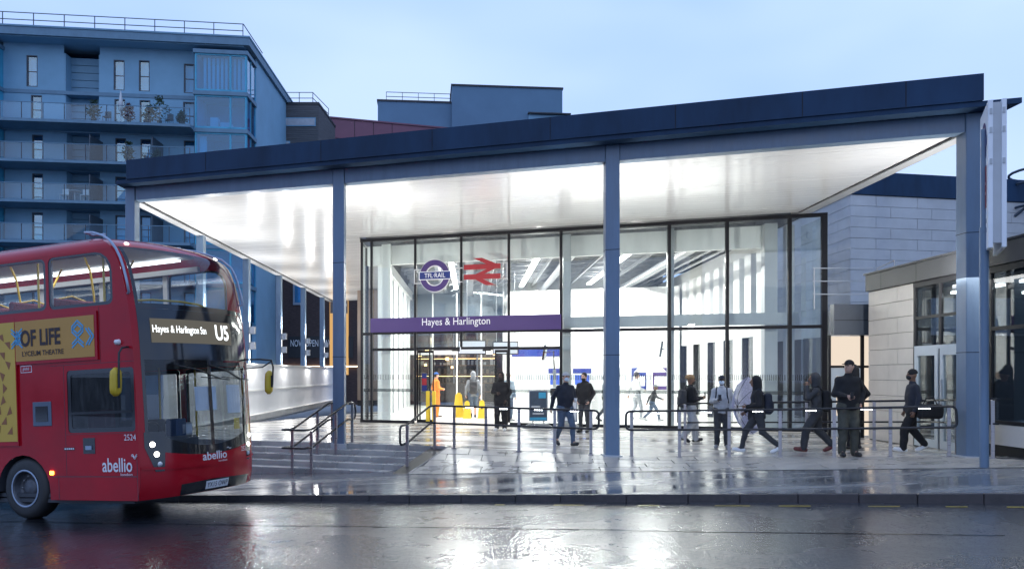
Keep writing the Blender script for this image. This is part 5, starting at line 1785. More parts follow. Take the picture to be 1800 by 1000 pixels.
def sdf_part(name, fn, lo, hi, h, m, parent, extra=None):
    pts, fs = nets(fn, lo, hi, h)
    me = bpy.data.meshes.new(name)
    V = pts.tolist(); F = fs.tolist()
    if extra is not None:
        k = len(V)
        V += [tuple(p) for p in extra.v]; F += [tuple(i + k for i in f) for f in extra.f]
    me.from_pydata(V, [], F)
    me.polygons.foreach_set('use_smooth', [True] * len(me.polygons))
    me.materials.append(m)
    me.update()
    return link(name, me, parent)

def cloth(name, c, rough=.85, var=.25):
    return mat('cloth_' + name, c, rough, var=var, vscale=9, bump=.25, bscale=70)
M_skin1 = mat('skin_light', (.52, .32, .24), .5, var=.08, vscale=12)
M_skin2 = mat('skin_brown', (.20, .105, .065), .5, var=.08, vscale=12)
M_skin3 = mat('skin_dark', (.075, .042, .03), .45, var=.08, vscale=12)
M_hair = mat('hair_dark', (.02, .015, .012), .6, var=.3, vscale=30, bump=.4, bscale=90)
M_hairb = mat('hair_fair', (.30, .22, .13), .6, var=.3, vscale=30)
C_blk = cloth('black', (.012, .012, .014)); C_dgrey = cloth('dark_grey', (.045, .047, .052)); C_navy = cloth('navy', (.018, .022, .035))
C_grey = cloth('grey', (.22, .24, .26)); C_lgrey = cloth('light_grey', (.40, .42, .45)); C_jean = cloth('denim', (.075, .11, .17)); C_jeanl = cloth('pale_denim', (.22, .28, .36))
C_oran = cloth('hi_vis_orange', (.80, .22, .03), .7, .1); C_white = cloth('white', (.75, .75, .74)); C_tan = cloth('tan', (.28, .18, .09)); C_brown = cloth('brown', (.075, .05, .04)); C_olive = cloth('olive', (.07, .07, .055))
C_shoew = mat('white_shoe', (.80, .80, .80), .45, var=.05); C_shoeb = mat('black_shoe', (.015, .015, .017), .35, var=.1); C_shoeg = mat('grey_shoe', (.35, .36, .38), .5, var=.1); C_shoer = mat('red_black_shoe', (.12, .025, .025), .5, var=.6, vscale=12)
M_mask = mat('pale_blue_mask', (.62, .74, .85), .8, var=.03); M_maskb = mat('black_mask', (.02, .02, .022), .8, var=.05)
M_phone = mat('phone_black', (.01, .01, .012), .15, var=0)

ARMS = {
    'down': ((.235, -.02, 1.13), (.25, .04, .87)), 'swingf': ((.23, .07, 1.14), (.20, .26, .98)), 'swingb': ((.235, -.15, 1.15), (.25, -.19, .92)),
    'phone': ((.235, .03, 1.12), (.09, .29, 1.17)), 'hold': ((.25, .0, 1.13), (.13, .24, 1.10)), 'pocket': ((.28, -.06, 1.14), (.19, .05, .92)),
    'hip': ((.30, -.08, 1.15), (.20, .07, .96)), 'face': ((.20, .18, 1.22), (.08, .17, 1.47)), 'reach': ((.22, .16, 1.18), (.18, .38, 1.10)), 'carry': ((.25, -.04, 1.14), (.27, .06, .90)),
    'front': ((.235, .03, 1.14), (.07, .25, 1.13)),
}
def person(x, y, H, rz, label, skin, top, bottom, shoes, stride=0.0, lead='r', arms=('down', 'down'), lean=0.0, head='hair', head_mat=None, mask=None, beard=False,
           pack=None, hood=False, shorts=False, long_top=False, loose=0.0, turn=0.0, zoff=0.0, group='people outside the station', sleeve=True, vest=None, bulk=1.0):
    z = zplaza(x, y) + zoff
    mx = Matrix.Translation((x, y, z)) @ Matrix.Rotation(R(rz), 4, 'Z') @ Matrix.Scale(H / 1.75, 4)
    t = thing('person', label, 'person', group=group, mx=mx)
    dz = -.55 * stride ** 2 - (.015 if stride else 0)
    def up(p):   # upper body: lean forward and drop
        px_, py_, pz_ = p
        return (px_, py_ + lean * (pz_ - .92), pz_ + dz - .4 * lean * lean * (pz_ - .92))
    J = {}
    for sd, sg_ in (('r', 1), ('l', -1)):
        J['hip' + sd] = (sg_ * .088, 0, .92 + dz)
        if stride:
            if sd == lead:
                J['kn' + sd] = (sg_ * .085, stride * .62 + .05, .51 + dz * .4); J['an' + sd] = (sg_ * .08, stride, .10); J['toe' + sd] = (sg_ * .095, stride + .17, .075)
                J['hl' + sd] = (sg_ * .08, stride - .045, .05)
            else:
                J['kn' + sd] = (sg_ * .085, -stride * .30 + .05, .50 + dz * .4); J['an' + sd] = (sg_ * .08, -stride - .04, .17); J['toe' + sd] = (sg_ * .095, -stride + .10, .042)
                J['hl' + sd] = (sg_ * .08, -stride - .075, .13)
        else:
            J['kn' + sd] = (sg_ * .105, .025, .50); J['an' + sd] = (sg_ * .115, -.015, .09); J['toe' + sd] = (sg_ * .145, .155, .042); J['hl' + sd] = (sg_ * .115, -.055, .048)
        J['sh' + sd] = up((sg_ * .174, -.005, 1.382))
        e, w = ARMS[arms[0] if sd == 'r' else arms[1]]
        J['el' + sd] = up((sg_ * e[0], e[1], e[2])); J['wr' + sd] = up((sg_ * w[0], w[1], w[2]))
    hc = Vector(up((0, .025, 1.628)))
    hR = Matrix.Rotation(R(turn), 3, 'Z')
    def hp(px_, py_, pz_): return tuple(hc + hR @ Vector((px_, py_ - .025, pz_ - 1.628)))
    HRi = np.array(hR.transposed())
    def to_head(P): return (P - np.array(hc)) @ np.array(hR) + np.array((0, .025, 1.628))
    ws_ = [J[k] for k in J] + [hp(0, 0, 1.75), hp(0, 0, 1.5)]
    lo = np.min(np.array(ws_), 0) - .17; hi = np.max(np.array(ws_), 0) + .17
    lo[2] = -.03; hi[2] = hc.z + .18
    # hands: palm joins the body surface, five tapered fingers rooted in it
    fing = MB()
    palms = []
    for sd, sg_ in (('r', 1), ('l', -1)):
        wv, ev = Vector(J['wr' + sd]), Vector(J['el' + sd])
        d = (wv - ev).normalized()
        side = d.cross(Vector((sg_ * 1.0, 0, 0.0))).normalized() if abs(d.x) < .9 else Vector((0, 0, 1))
        nrm = d.cross(side).normalized() * (-sg_)
        if nrm.dot(Vector((-sg_, .2, 0))) < 0: nrm = -nrm
        pe = wv + d * .095
        palms.append((wv + d * .03, pe, side))
        for k, ln in enumerate((.068, .078, .072, .056)):
            b0 = pe + side * (.030 - .020 * k) - d * .01
            a1, a2 = d * .85 + nrm * .35, d * .45 + nrm * .8
            p1 = b0 + a1.normalized() * ln * .45; p2 = p1 + a2.normalized() * ln * .32; p3 = p2 + (d * .1 + nrm).normalized() * ln * .26
            fing.tube([b0, p1, p2, p3], [.0092, .0088, .008, .006], 6)
        tb0 = wv + d * .035 + side * .03
        tp1 = tb0 + (d * .6 + side * .75 + nrm * .25).normalized() * .035
        tp2 = tp1 + (d * .9 + side * .1 + nrm * .4).normalized() * .03
        fing.tube([tb0, tp1, tp2], [.012, .0105, .008], 6)
    def body(P):
        f = sd_cone(P, up((0, 0, .98)), up((0, 0, 1.30)), .07, .07)
        f = smin(f, sd_cone(P, up((0, -.015, 1.36)), up((0, .0, 1.53)), .058, .052), .05)
        for sd in 'rl':
            f = smin(f, sd_cone(P, up((0, 0, 1.38)), J['sh' + sd], .06, .045), .04)
            f = smin(f, sd_cone(P, J['sh' + sd], J['el' + sd], .042, .036), .02)
            f = smin(f, sd_cone(P, J['el' + sd], J['wr' + sd], .036, .026), .02)
            f = smin(f, sd_cone(P, J['hip' + sd], J['kn' + sd], .075, .052), .04)
            f = smin(f, sd_cone(P, J['kn' + sd], J['an' + sd], .052, .036), .02)
            f = smin(f, sd_cone(P, J['an' + sd], J['toe' + sd], .032, .024), .02)
        for a, b, s_ in palms:
            for o_ in (-.018, .006, .022):
                f = smin(f, sd_cone(P, a + s_ * o_ * .7, b + s_ * o_, .017, .014), .012)
        Q = to_head(P)
        hd = sd_ell(Q, (0, .012, 1.645), (.073, .092, .103))
        hd = smin(hd, sd_ell(Q, (0, .035, 1.575), (.055, .066, .066)), .05)
        hd = smin(hd, sd_cone(Q, (0, .108, 1.648), (0, .128, 1.612), .009, .015), .014)
        hd = smin(hd, sd_cone(Q, (-.032, .095, 1.668), (.032, .095, 1.668), .010, .010), .015)
        for sx in (-1, 1):
            hd = smin(hd, sd_ell(Q, (sx * .076, .0, 1.625), (.011, .022, .034)), .008)
            hd = -smin(-hd, sd_ell(Q, (sx * .03, .112, 1.648), (.015, .012, .010)), .008)
        hd = -smin(-hd, sd_ell(Q, (0, .112, 1.575), (.024, .012, .005)), .006)
        return smin(f, hd, .03)
    sdf_part('body', body, lo, hi, .0145, skin, t, fing)
    for sx in (-1, 1):
        MB().lathe([(0, -.011), (.008, -.008), (.011, 0), (.008, .008), (0, .011)], hp(sx * .03, .096, 1.648), (0, 0, 1), 8).build('eye', M_phone, t, local=True)
    B = bulk
    def wr(P, k=1.0):
        return .005 * k * np.sin(27 * P[..., 2] + 9 * P[..., 0] + 2.5 * np.sin(17 * P[..., 1])) * np.sin(11 * P[..., 0] - 14 * P[..., 1] + 6 * P[..., 2])
    hem = .70 if long_top else .84
    def jacket(P):
        f = None
        for sg_ in (-1, 1):
            c = sd_cone(P, up((sg_ * .065, .0, .86)), up((sg_ * .085, .005, 1.16)), .118 * B, .112 * B)
            f = c if f is None else smin(f, c, .05)
            f = smin(f, sd_cone(P, up((sg_ * .085, .005, 1.16)), up((sg_ * .095, 0, 1.33)), .112 * B, .108 * B), .05)
        f = smin(f, sd_cone(P, up((0, .004, .9)), up((0, .008, 1.33)), .112 * B, .106 * B), .05)
        f = smin(f, sd_cone(P, up((0, -.01, 1.38)), up((0, .005, 1.475)), .085, .066), .05)
        for sd in 'rl':
            f = smin(f, sd_cone(P, up((0, -.005, 1.37)), J['sh' + sd], .078, .060 * B), .05)
            f = smin(f, sd_cone(P, J['sh' + sd], J['el' + sd], .061 * B, .054 * B), .025)
            wv = Vector(J['wr' + sd]); ev = Vector(J['el' + sd]); wq = ev + (wv - ev) * .97
            if sleeve: f = smin(f, sd_cone(P, J['el' + sd], wq, .055 * B, .042 * B), .025)
        if hood == 'down' or hood:
            f = smin(f, sd_ell(P, up((0, -.07, 1.455)), (.11, .085, .06)), .04)
        f = f + wr(P)
        cutz = hem + dz
        return np.maximum(f, cutz - P[..., 2] + .012 * np.sin(30 * P[..., 0]))
    lo2 = lo.copy(); lo2[2] = hem + dz - .05; hi2 = hi.copy(); hi2[2] = hc.z - .05
    sdf_part('jacket' if not vest else 'jumper', jacket, lo2, hi2, .0165, top, t)
    def trousers(P):
        f = None
        for sd, sg_ in (('r', 1), ('l', -1)):
            c = sd_cone(P, (sg_ * .062, 0, .97 + dz), J['hip' + sd], .112, .112)
            f = c if f is None else smin(f, c, .05)
            f = smin(f, sd_cone(P, J['hip' + sd], J['kn' + sd], .104 + loose * .3, .070 + loose), .05)
            kn, an = Vector(J['kn' + sd]), Vector(J['an' + sd])
            if shorts:
                f = smin(f, sd_cone(P, kn, kn + (an - kn) * .08, .075, .075), .02)
            else:
                f = smin(f, sd_cone(P, kn, an, .068 + loose, .052 + loose), .03)
        f = f + wr(P, 1.3)
        return np.maximum(f, P[..., 2] - (1.0 + dz))
    lo3 = lo.copy(); hi3 = hi.copy(); hi3[2] = 1.04 + dz
    sdf_part('shorts' if shorts else 'trousers', trousers, lo3, hi3, .0165, bottom, t)
    for sd in 'rl':
        a, b, c = np.array(J['hl' + sd]), np.array(J['toe' + sd]), np.array(J['an' + sd])
        def shoe(P):
            f = sd_cone(P, a, b, .043, .038)
            f = smin(f, sd_cone(P, a + (b - a) * .6, b, .046, .036), .02)
            f = smin(f, sd_cone(P, c + np.array((0, 0, -.01)), a + (b - a) * .35, .046, .042), .02)
            return np.maximum(f, -P[..., 2] + .003)
        l3 = np.minimum(np.minimum(a, b), c) - .08; h3 = np.maximum(np.maximum(a, b), c) + .08
        sdf_part('shoe', shoe, l3, h3, .013, shoes, t)
    # headgear in the head's own frame
    def hpart(name, fn, m, c=(0, .02, 1.65), r=.2, h=.012):
        cc = np.array(hp(*c))
        return sdf_part(name, lambda P: fn(to_head(P)), cc - r, cc + r, h, m, t)
    hm = head_mat or M_hair
    if head == 'hair':
        hpart('hair', lambda Q: -smin(-(sd_ell(Q, (0, .0, 1.655), (.083, .101, .108)) + .004 * np.sin(60 * Q[..., 0]) * np.sin(50 * Q[..., 2])), sd_ell(Q, (0, .135, 1.59), (.085, .10, .092)), .02), hm)
    elif head == 'hood':
        def hd_(Q):
            f = sd_ell(Q, (0, -.012, 1.642), (.104, .118, .135))
            f = smin(f, sd_cone(Q, (0, -.04, 1.53), (0, -.03, 1.48), .095, .10), .05)
            return -smin(-f, sd_ell(Q, (0, .14, 1.625), (.066, .11, .10)), .02)
        hpart('hood', hd_, top if head_mat is None else head_mat, r=.26, h=.014)
    elif head in ('cap', 'beanie', 'turban'):
        if head == 'cap':
            def cp(Q):
                f = np.maximum(sd_ell(Q, (0, .008, 1.668), (.084, .104, .088)), 1.668 - Q[..., 2])
                v = np.maximum(np.maximum(sd_ell(Q, (0, .095, 1.672), (.072, .105, .03)), np.abs(Q[..., 2] - 1.672) - .008), .05 - Q[..., 1])
                return np.minimum(f, v)
            hpart('cap', cp, hm, r=.24)
            hpart('hair', lambda Q: np.maximum(-smin(-sd_ell(Q, (0, .0, 1.64), (.079, .097, .1)), sd_ell(Q, (0, .13, 1.6), (.09, .11, .12)), .02), Q[..., 2] - 1.672), M_hair)
        elif head == 'beanie':
            hpart('beanie', lambda Q: np.maximum(sd_ell(Q, (0, .0, 1.665), (.086, .105, .100)), 1.645 - Q[..., 2] - .25 * Q[..., 1]), hm)
        else:
            hpart('turban', lambda Q: np.maximum(sd_ell(Q, (0, -.01, 1.69), (.104, .122, .088)) + .005 * np.sin(90 * (Q[..., 2] - .5 * np.abs(Q[..., 0]))), 1.645 - Q[..., 2] - .15 * Q[..., 1]), hm, r=.24)
    if beard:
        hpart('beard', lambda Q: -smin(-sd_ell(Q, (0, .045, 1.560), (.064, .075, .070)), sd_ell(Q, (0, .10, 1.64), (.06, .09, .055)), .015), M_hair)
    if mask:
        hpart('face_mask', lambda Q: np.maximum(np.maximum(sd_ell(Q, (0, .045, 1.587), (.066, .088, .062)), .035 - Q[..., 1]), Q[..., 2] - 1.628), mask)
    if vest:
        def vs_(P): return np.maximum(np.maximum(jacket(P) - .010, P[..., 2] - (1.30 + dz)), np.abs(P[..., 0]) - .20)
        sdf_part('vest', vs_, lo2, hi2, .0165, vest, t)
        def band(P): return np.maximum(jacket(P) - .016, np.abs(P[..., 2] - 1.0 - dz) - .025)
        b_ = sdf_part('reflective_band', lambda P: np.maximum(band(P), np.abs(P[..., 0]) - .2), lo2, hi2, .0165, C_lgrey, t)
    if pack is not None:
        pc = up((0, -.205, 1.16))
        bp_ = thing('backpack', 'x', 'backpack', mx=mx) if False else None
        def pk(P):
            f = sd_rbox(P, pc, (.145, .085, .23), .06)
            f = smin(f, sd_rbox(P, (pc[0], pc[1] - .07, pc[2] - .07), (.11, .05, .12), .04), .03)
            return f + wr(P, .8)
        tb = sdf_part('backpack', pk, np.array(pc) - (.22, .2, .3), np.array(pc) + (.22, .18, .3), .0165, pack, t)
        for sg_ in (-1, 1):
            pts = [up((sg_ * .10, -.13, 1.38)), up((sg_ * .115, -.05, 1.485)), up((sg_ * .12, .07, 1.42)), up((sg_ * .13, .125, 1.28)), up((sg_ * .16, .09, 1.10)), up((sg_ * .15, -.12, 1.0))]
            MB().tube(pts, .017, 6).build('strap', pack, tb, local=True)
    return t, J, mx

def held(name, label, cat, mb, m, mx, **kw):
    o = mb.build(name, m)
    o.matrix_world = mx
    tag(o, label, cat)
    return o

# inside the hall
person(-2.80, 31.4, 1.66, -60, 'worker in orange hi-vis overalls and blue cap inside the open doors', M_skin1, C_oran, C_oran, C_shoeb, head='cap', head_mat=cloth('blue_cap', (.03, .10, .32)), arms=('hold', 'down'), loose=.02, group='people inside the hall')
person(-1.41, 31.0, 1.72, 5, 'person with grey hood, rucksack and denim shorts walking away into the hall', M_skin1, C_grey, C_jean, C_shoeb, stride=.2, head='hood', pack=C_dgrey, shorts=True, arms=('carry', 'carry'), group='people inside the hall')
person(-.12, 28.9, 1.66, -150, 'fair-haired person in blue half hidden behind the black-hooded one', M_skin1, C_jeanl, C_jean, C_shoeg, head='hair', head_mat=M_hairb, group='people inside the hall')
person(3.12, 28.6, 1.60, -100, 'grey-clad walker inside the hall seen just left of the middle column', M_skin2, C_grey, C_dgrey, C_shoeb, stride=.25, head='hair', arms=('swingf', 'reach'), group='people inside the hall')
person(4.36, 29.9, 1.70, -70, 'pale-dressed person inside the hall carrying a white umbrella', M_skin1, C_white, C_lgrey, C_shoew, stride=.15, head='hair', arms=('hold', 'swingb'), group='people inside the hall')
person(4.74, 28.9, 1.30, -95, 'short person in dark jacket striding through the hall', M_skin2, C_dgrey, C_jean, C_shoew, stride=.32, head='beanie', head_mat=C_grey, lean=.22, arms=('reach', 'swingb'), group='people inside the hall')
# on the plaza, left to right
person(-.32, 24.1, 1.66, 170, 'person in black hoodie with hood up and pale trainers facing the street', M_skin3, C_blk, C_blk, C_shoew, head='hood', beard=True, arms=('front', 'pocket'), loose=.015)
t5, J5, m5 = person(1.23, 19.8, 1.76, -155, 'man in grey cap, face mask and dark quilted jacket walking towards the street', M_skin1, C_navy, C_jean, C_shoeb, stride=.24, lead='l', head='cap', head_mat=C_lgrey, mask=M_mask, arms=('swingb', 'hold'), lean=.05)
person(1.98, 23.4, 1.64, 150, 'dark-haired bearded man in black hoodie looking down beside the glass', M_skin1, C_blk, C_dgrey, C_shoeb, head='hair', beard=True, hood='down', arms=('pocket', 'pocket'))
t10, J10, m10 = person(4.26, 20.4, 1.64, -80, 'bearded man in tan turban with black rucksack looking at a phone', M_skin2, C_blk, C_lgrey, C_shoeb, stride=.17, lead='l', head='turban', head_mat=C_tan, beard=True, pack=C_dgrey, arms=('phone', 'phone'), loose=.03)
t11, J11, m11 = person(4.67, 19.0, 1.62, 165, 'man in dark cap, pale blue mask and grey jacket reading a phone', M_skin3, C_lgrey, C_dgrey, C_shoeg, head='cap', head_mat=C_navy, mask=M_mask, arms=('phone', 'pocket'), pack=C_navy, loose=.01)
t12, J12, m12 = person(5.14, 17.75, 1.68, 80, 'black-hooded walker with white trainers beside a lilac umbrella', M_skin2, C_blk, C_dgrey, C_shoew, stride=.36, lead='r', head='hood', lean=.10, arms=('swingf', 'hold'), pack=C_navy, bulk=1.08)
person(6.30, 17.65, 1.68, 78, 'walker in dark grey hood raising an arm, left of the guard', M_skin2, C_dgrey, C_dgrey, C_shoer, stride=.28, lead='l', head='hood', lean=.06, arms=('face', 'face'), pack=C_blk, loose=.02)
t14, J14, m14 = person(6.52, 16.55, 1.87, -178, 'tall guard in black cap and jacket holding a dark cup', M_skin1, C_blk, C_olive, C_shoeb, head='cap', head_mat=C_blk, arms=('hold', 'hip'), turn=-55, bulk=1.02, loose=.015)
person(7.24, 18.1, 1.78, 20, 'person in black with orange vest standing behind the guard', M_skin2, C_blk, C_blk, C_shoeb, head='hood', vest=C_oran, arms=('hip', 'down'))
t16, J16, m16 = person(8.03, 17.1, 1.70, 85, 'masked walker in dark coat with white trainers and a black holdall by the doors', M_skin2, C_navy, C_blk, C_shoew, stride=.22, lead='l', head='beanie', head_mat=C_blk, mask=M_maskb, long_top=True, arms=('carry', 'carry'), loose=.02)

def at_hand(J, mx, sd, off=(0, 0, 0)):
    w, e = Vector(J['wr' + sd]), Vector(J['el' + sd])
    return w + (w - e).normalized() * .11 + Vector(off)
def phone(J, mx, sd, label):
    c = at_hand(J, mx, sd, (0, .0, .04))
    mb = MB().box(c.x - .037, c.x + .037, c.y - .005, c.y + .005, c.z - .07, c.z + .07)
    o = mb.build('phone', M_phone, None, bevel=.003)
    o.matrix_world = mx
    tag(o, label, 'phone')
phone(J10, m10, 'r', 'black phone held up by the man in the tan turban')
phone(J11, m11, 'r', 'black phone in the hand of the man in grey jacket')
def cup(J, mx, sd, label, m, m2):
    c = at_hand(J, mx, sd, (0, .01, -.03))
    o = MB().lathe([(0, 0), (.028, 0), (.037, .10), (0, .10)], c, seg=12).build('cup', m)
    o.matrix_world = mx
    tag(o, label, 'cup')
    MB().lathe([(0, .118), (.034, .116), (.04, .10), (0, .10)], c, seg=12).build('lid', m2, o)
cup(J14, m14, 'r', 'dark paper cup held by the tall guard', M_maskb, M_phone)
cup(J5, m5, 'l', 'white paper cup held by the man in the grey cap', C_white, M_phone)
# holdall and shoulder bag
def bag(mx, c, hs, label, m):
    pts, fs = nets(lambda P: sd_rbox(P, c, hs, .07) + .006 * np.sin(22 * P[..., 0] + 15 * P[..., 2]), np.array(c) - np.array(hs) - .05, np.array(c) + np.array(hs) + .05, .016)
    me = bpy.data.meshes.new('bag'); me.from_pydata(pts.tolist(), [], fs.tolist())
    me.polygons.foreach_set('use_smooth', [True] * len(me.polygons)); me.materials.append(m)
    o = link('bag', me); o.matrix_world = mx
    tag(o, label, 'bag')
    MB().tube([(c[0], c[1] - hs[1] * .6, c[2] + hs[2] * .8), (c[0], c[1] - hs[1] * .3, c[2] + hs[2] + .12), (c[0], c[1] + hs[1] * .3, c[2] + hs[2] + .12), (c[0], c[1] + hs[1] * .6, c[2] + hs[2] * .8)], .014, 6).build('handle', m, o)
bag(m16, (-.33, -.22, .86), (.11, .24, .15), 'black holdall hanging at the side of the masked walker', C_blk)
bag(m12, (.26, .06, .80), (.06, .15, .13), 'dark shoulder bag on the black-hooded walker by the umbrella', C_dgrey)

# open umbrella of clear lilac film with lacy edge
def film(name):
    m = bpy.data.materials.new(name); m.use_nodes = True
    nt = m.node_tree; nt.nodes.clear(); lk = nt.links.new
    o = N(nt, 'ShaderNodeOutputMaterial'); tr = N(nt, 'ShaderNodeBsdfTransparent'); di = N(nt, 'ShaderNodeBsdfTranslucent'); d2 = N(nt, 'ShaderNodeBsdfDiffuse')
    di.inputs[0].default_value = (.42, .44, .62, 1); d2.inputs[0].default_value = (.42, .44, .62, 1)
    ad = N(nt, 'ShaderNodeMixShader'); ad.inputs[0].default_value = .5
    lk(di.outputs[0], ad.inputs[1]); lk(d2.outputs[0], ad.inputs[2])
    co = N(nt, 'ShaderNodeTexCoord'); vo = N(nt, 'ShaderNodeTexVoronoi'); vo.inputs['Scale'].default_value = 22
    lk(co.outputs['Object'], vo.inputs['Vector'])
    ra = N(nt, 'ShaderNodeValToRGB'); ra.color_ramp.elements[0].position = .25; ra.color_ramp.elements[0].color = (1, 1, 1, 1); ra.color_ramp.elements[1].position = .6; ra.color_ramp.elements[1].color = (.8, .8, .8, 1)
    lk(vo.outputs['Distance'], ra.inputs['Fac'])
    mx_ = N(nt, 'ShaderNodeMixShader'); lk(ra.outputs[0], mx_.inputs[0]); lk(tr.outputs[0], mx_.inputs[1]); lk(ad.outputs[0], mx_.inputs[2]); lk(mx_.outputs[0], o.inputs['Surface'])
    return m
M_film = film('lilac_film')
um_hand = m12 @ at_hand(J12, m12, 'l')
um_ax = Vector((-.62, .70, -.10)).normalized()      # towards the ferrule
ap_ = Vector((5.06, 18.28, .93)) + um_ax * .28
um = thing('umbrella', 'open lilac umbrella with lacy edge trailing behind the black-hooded walker', 'umbrella', tuple(ap_))
X_ = um_ax.cross(Vector((0, 0, 1))).normalized(); Y_ = um_ax.cross(X_)
def ump(r, a, sc_=1.0):
    rr_ = .62 * r * (1 - .05 * (math.cos(8 * a) < 0) * r)
    return ap_ - um_ax * (.34 * r * r) + (X_ * math.cos(a) + Y_ * math.sin(a)) * rr_ * sc_
for k in range(8):
    P = [[ump(i / 6, 2 * math.pi * (k + j / 4) / 8) for j in range(5)] for i in range(7)]
    MB().grid(P).build('canopy_panel', M_film, um)
    a = 2 * math.pi * k / 8
    MB().tube([ump(i / 6, a, .995) - um_ax * .006 for i in range(7)], .005, 5).build('rib', M_phone, um)
MB().tube([ap_ + um_ax * .06, ap_ - um_ax * .75], .008, 6).build('shaft', M_phone, um)
MB().tube([ap_ - um_ax * .72, ap_ - um_ax * .84], .016, 6).build('handle', M_phone, um)
# white umbrella of the person inside the hall
ap2 = Vector((4.9, 30.2, 1.98)); wu = thing('umbrella', 'white open umbrella carried inside the hall beside the column', 'umbrella', tuple(ap2))
for k in range(8):
    P = [[ap2 + Vector((.58 * i / 5 * math.cos(2 * math.pi * (k + j / 3) / 8), .58 * i / 5 * math.sin(2 * math.pi * (k + j / 3) / 8), -.32 * (i / 5) ** 2)) for j in range(4)] for i in range(6)]
    MB().grid(P).build('canopy_panel', C_white, wu)
MB().tube([ap2 + Vector((0, 0, .05)), ap2 - Vector((0, 0, .85))], .009, 6).build('shaft', M_phone, wu)

# ------------------------------------------------------------------ small things by the doors
M_yelp = mat('yellow_plastic', (.75, .52, .03), .4, var=.05)
def wet_sign(x, y, label, s=1.0):
    t = thing('wet_floor_sign', label, 'floor sign', (x, y, zplaza(x, y)), 'yellow wet floor signs')
    z = zplaza(x, y) + .02
    for d in (-1, 1):
        pts = [(x - .15 * s, y + d * .14, z), (x + .15 * s, y + d * .14, z), (x + .085 * s, y + d * .015, z + .62 * s), (x - .085 * s, y + d * .015, z + .62 * s)]
        MB().extr(pts, (0, d * .012, 0)).build('board', M_yelp, t)
    p = [(x - .04, y - .085, z + .33), (x + .04, y - .085, z + .33), (x, y - .07, z + .42)]
    MB().extr(p, (0, -.004, 0)).build('warning_mark', M_adtx, t)
    MB().box(x - .05 * s, x + .05 * s, y - .02, y + .02, z + .62 * s, z + .66 * s).build('grip', M_yelp, t)
wet_sign(-1.95, 31.2, 'tall yellow wet floor sign left of the walker with rucksack', 1.35)
wet_sign(-1.60, 30.4, 'yellow wet floor sign at the feet of the walker with rucksack', .95)
wet_sign(-1.08, 30.6, 'yellow wet floor sign right of the walker with rucksack', .98)
yb = thing('yellow_barrier', 'narrow yellow hazard barrier inside the left door leaf', 'barrier', (-2.62, 27.6, 0))
for x in (-2.72, -2.52):
    MB().box(x - .06, x + .06, 27.55, 27.62, .02, 1.05).build('board', M_yelp, yb, bevel=.01)
MB().box(-2.78, -2.46, 27.5, 27.66, .02, .07).build('base', M_phone, yb, bevel=.01)

def poster_stand(x, y, w, label, face, marks):
    t = thing('poster_stand', label, 'poster stand', (x, y, zplaza(x, y)))
    z = zplaza(x, y)
    b = MB()
    b.add(*(lambda v: (v, [(3, 2, 1, 0), (4, 5, 6, 7), (0, 1, 5, 4), (1, 2, 6, 5), (2, 3, 7, 6), (3, 0, 4, 7)]))([(x - .5, y - .26, z), (x + .5, y - .26, z), (x + .5, y + .26, z), (x - .5, y + .26, z), (x - .28, y - .12, z + .13), (x + .28, y - .12, z + .13), (x + .28, y + .12, z + .13), (x - .28, y + .12, z + .13)]))
    b.build('water_base', mat('grey_plastic_base', (.20, .21, .22), .5), t, bevel=.015)
    for sx in (-1, 1): MB().tube([(x + sx * .16, y, z + .1), (x + sx * .16, y, z + .22)], .02, 6).build('spring', M_galv, t)
    fr = MB().box(x - w / 2, x + w / 2, y - .02, y + .02, z + .2, z + 1.12).build('frame', M_galv, t, bevel=.008)
    MB().box(x - w / 2 + .03, x + w / 2 - .03, y - .026, y - .0205, z + .23, z + 1.09).build('poster', face, fr)
    for (a0, a1, c0, c1, m) in marks:
        MB().box(x + a0 * w, x + a1 * w, y - .031, y - .027, z + .23 + c0 * .86, z + .23 + c1 * .86).build('print', m, fr)
M_cyan = mat('cyan_print', (.03, .30, .50), .5, var=.03)
poster_stand(.78, 25.35, .56, 'pavement poster stand with dark blue poster, left of the white one', mat('dark_blue_poster', (.035, .055, .085), .4, var=.3, vscale=5),
             [(.02, .4, .76, .96, M_cyan), (-.44, .44, .0, .10, M_cyan), (-.36, .1, .40, .5, C_lgrey), (-.3, .3, .2, .26, C_lgrey)])
poster_stand(1.62, 25.05, .60, 'pavement poster stand with pale poster beside the dark blue one', M_paper,
             [(-.40, .12, .80, .85, M_gtext), (-.40, .3, .68, .72, M_gtext), (-.40, .32, .45, .48, C_lgrey), (-.40, .25, .38, .41, C_lgrey), (-.40, .3, .25, .28, C_lgrey)])
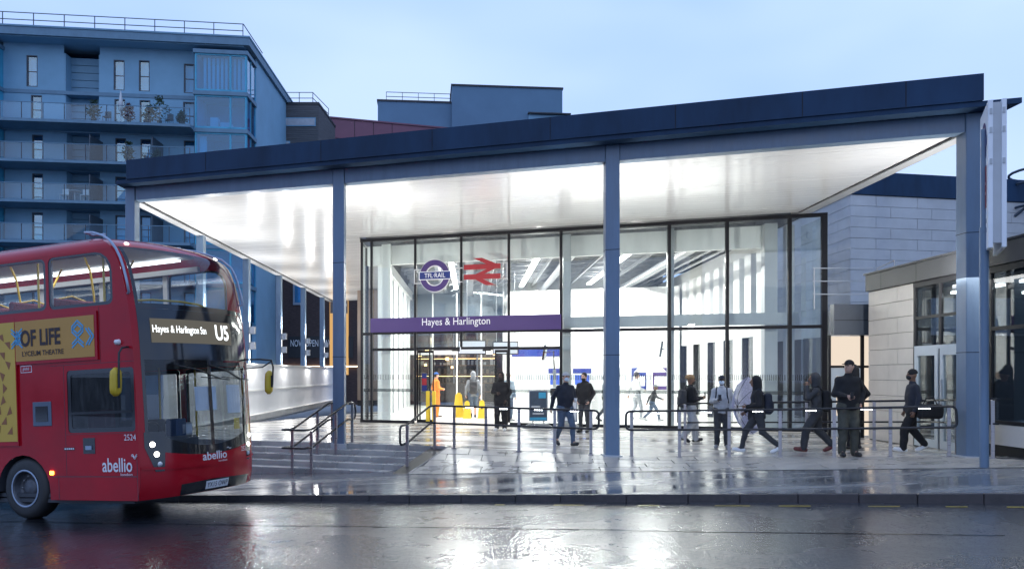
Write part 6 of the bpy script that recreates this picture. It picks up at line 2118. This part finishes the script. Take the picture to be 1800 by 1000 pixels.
# hanging screens, wall monitors, ticket machines in the hall
def screen(x, y, z, w, h, label, face):
    t = thing('information_screen', label, 'screen', (x, y, z))
    MB().box(x - w / 2, x + w / 2, y - .04, y + .04, z, z + h).build('case', M_phone, t, bevel=.01)
    MB().box(x - w / 2 + .04, x + w / 2 - .04, y - .046, y - .041, z + .04, z + h - .04).build('display', face, t)
    for sx in (-.35, .35):
        MB().tube([(x + sx * w, y, z + h), (x + sx * w, y, 5.6)], .012, 5).build('drop_rod', M_galv, t)
M_scr = glow('pale_screen', (.75, .80, .9), 1.1); M_scrb = glow('blue_screen', (.10, .20, .8), 1.2)
screen(-1.55, 33, 2.35, 1.1, .55, 'left of two pale departure screens hanging behind the doors', M_scr)
screen(-.25, 33, 2.35, 1.0, .5, 'right of two pale departure screens hanging behind the doors', M_scr)
ts = screen(-1.0, 31.5, 3.15, 1.9, .32, 'blue lit direction sign hanging above the departure screens', M_scrb)
def monitor(x, y, z, label):
    t = thing('wall_monitor', label, 'monitor', (x, y, z))
    MB().extr([(x - .06, y - .25, z), (x + .02, y - .25, z + .50), (x + .10, y + .25, z + .50), (x + .02, y + .25, z)], (.07, -.02, 0)).build('screen_case', M_phone, t, bevel=.008)
    MB().tube([(x + .1, y, z + .25), (x + .35, y + .1, z + .3), (x + .38, y + .12, z - .4)], .022, 6).build('bracket', M_phone, t)
    MB().box(x + .33, x + .43, y + .07, y + .17, z - .9, z - .3).build('mount', M_ingrey, t)
monitor(1.02, 28.0, 2.05, 'black tilted monitor on a bracket behind the right door leaf')
monitor(4.75, 27.5, 2.15, 'black monitor on a bracket behind the glass right of the middle column')
def machine(x, y, label):
    t = thing('ticket_machine', label, 'ticket machine', (x, y, .02))
    MB().box(x - .4, x + .4, y, y + .5, .02, 1.85).build('cabinet', M_ingrey, t, bevel=.02)
    MB().box(x - .3, x + .3, y - .012, y - .002, 1.15, 1.55).build('screen', M_scrb, t)
    MB().box(x - .3, x + .3, y - .012, y - .002, .7, 1.0).build('keypad_panel', M_phone, t)
    MB().box(x - .38, x + .38, y - .015, y - .002, 1.62, 1.82).build('header', M_blue, t)
machine(1.9, 35.6, 'left ticket machine against the white office wall'); machine(2.9, 35.3, 'right ticket machine against the white office wall')
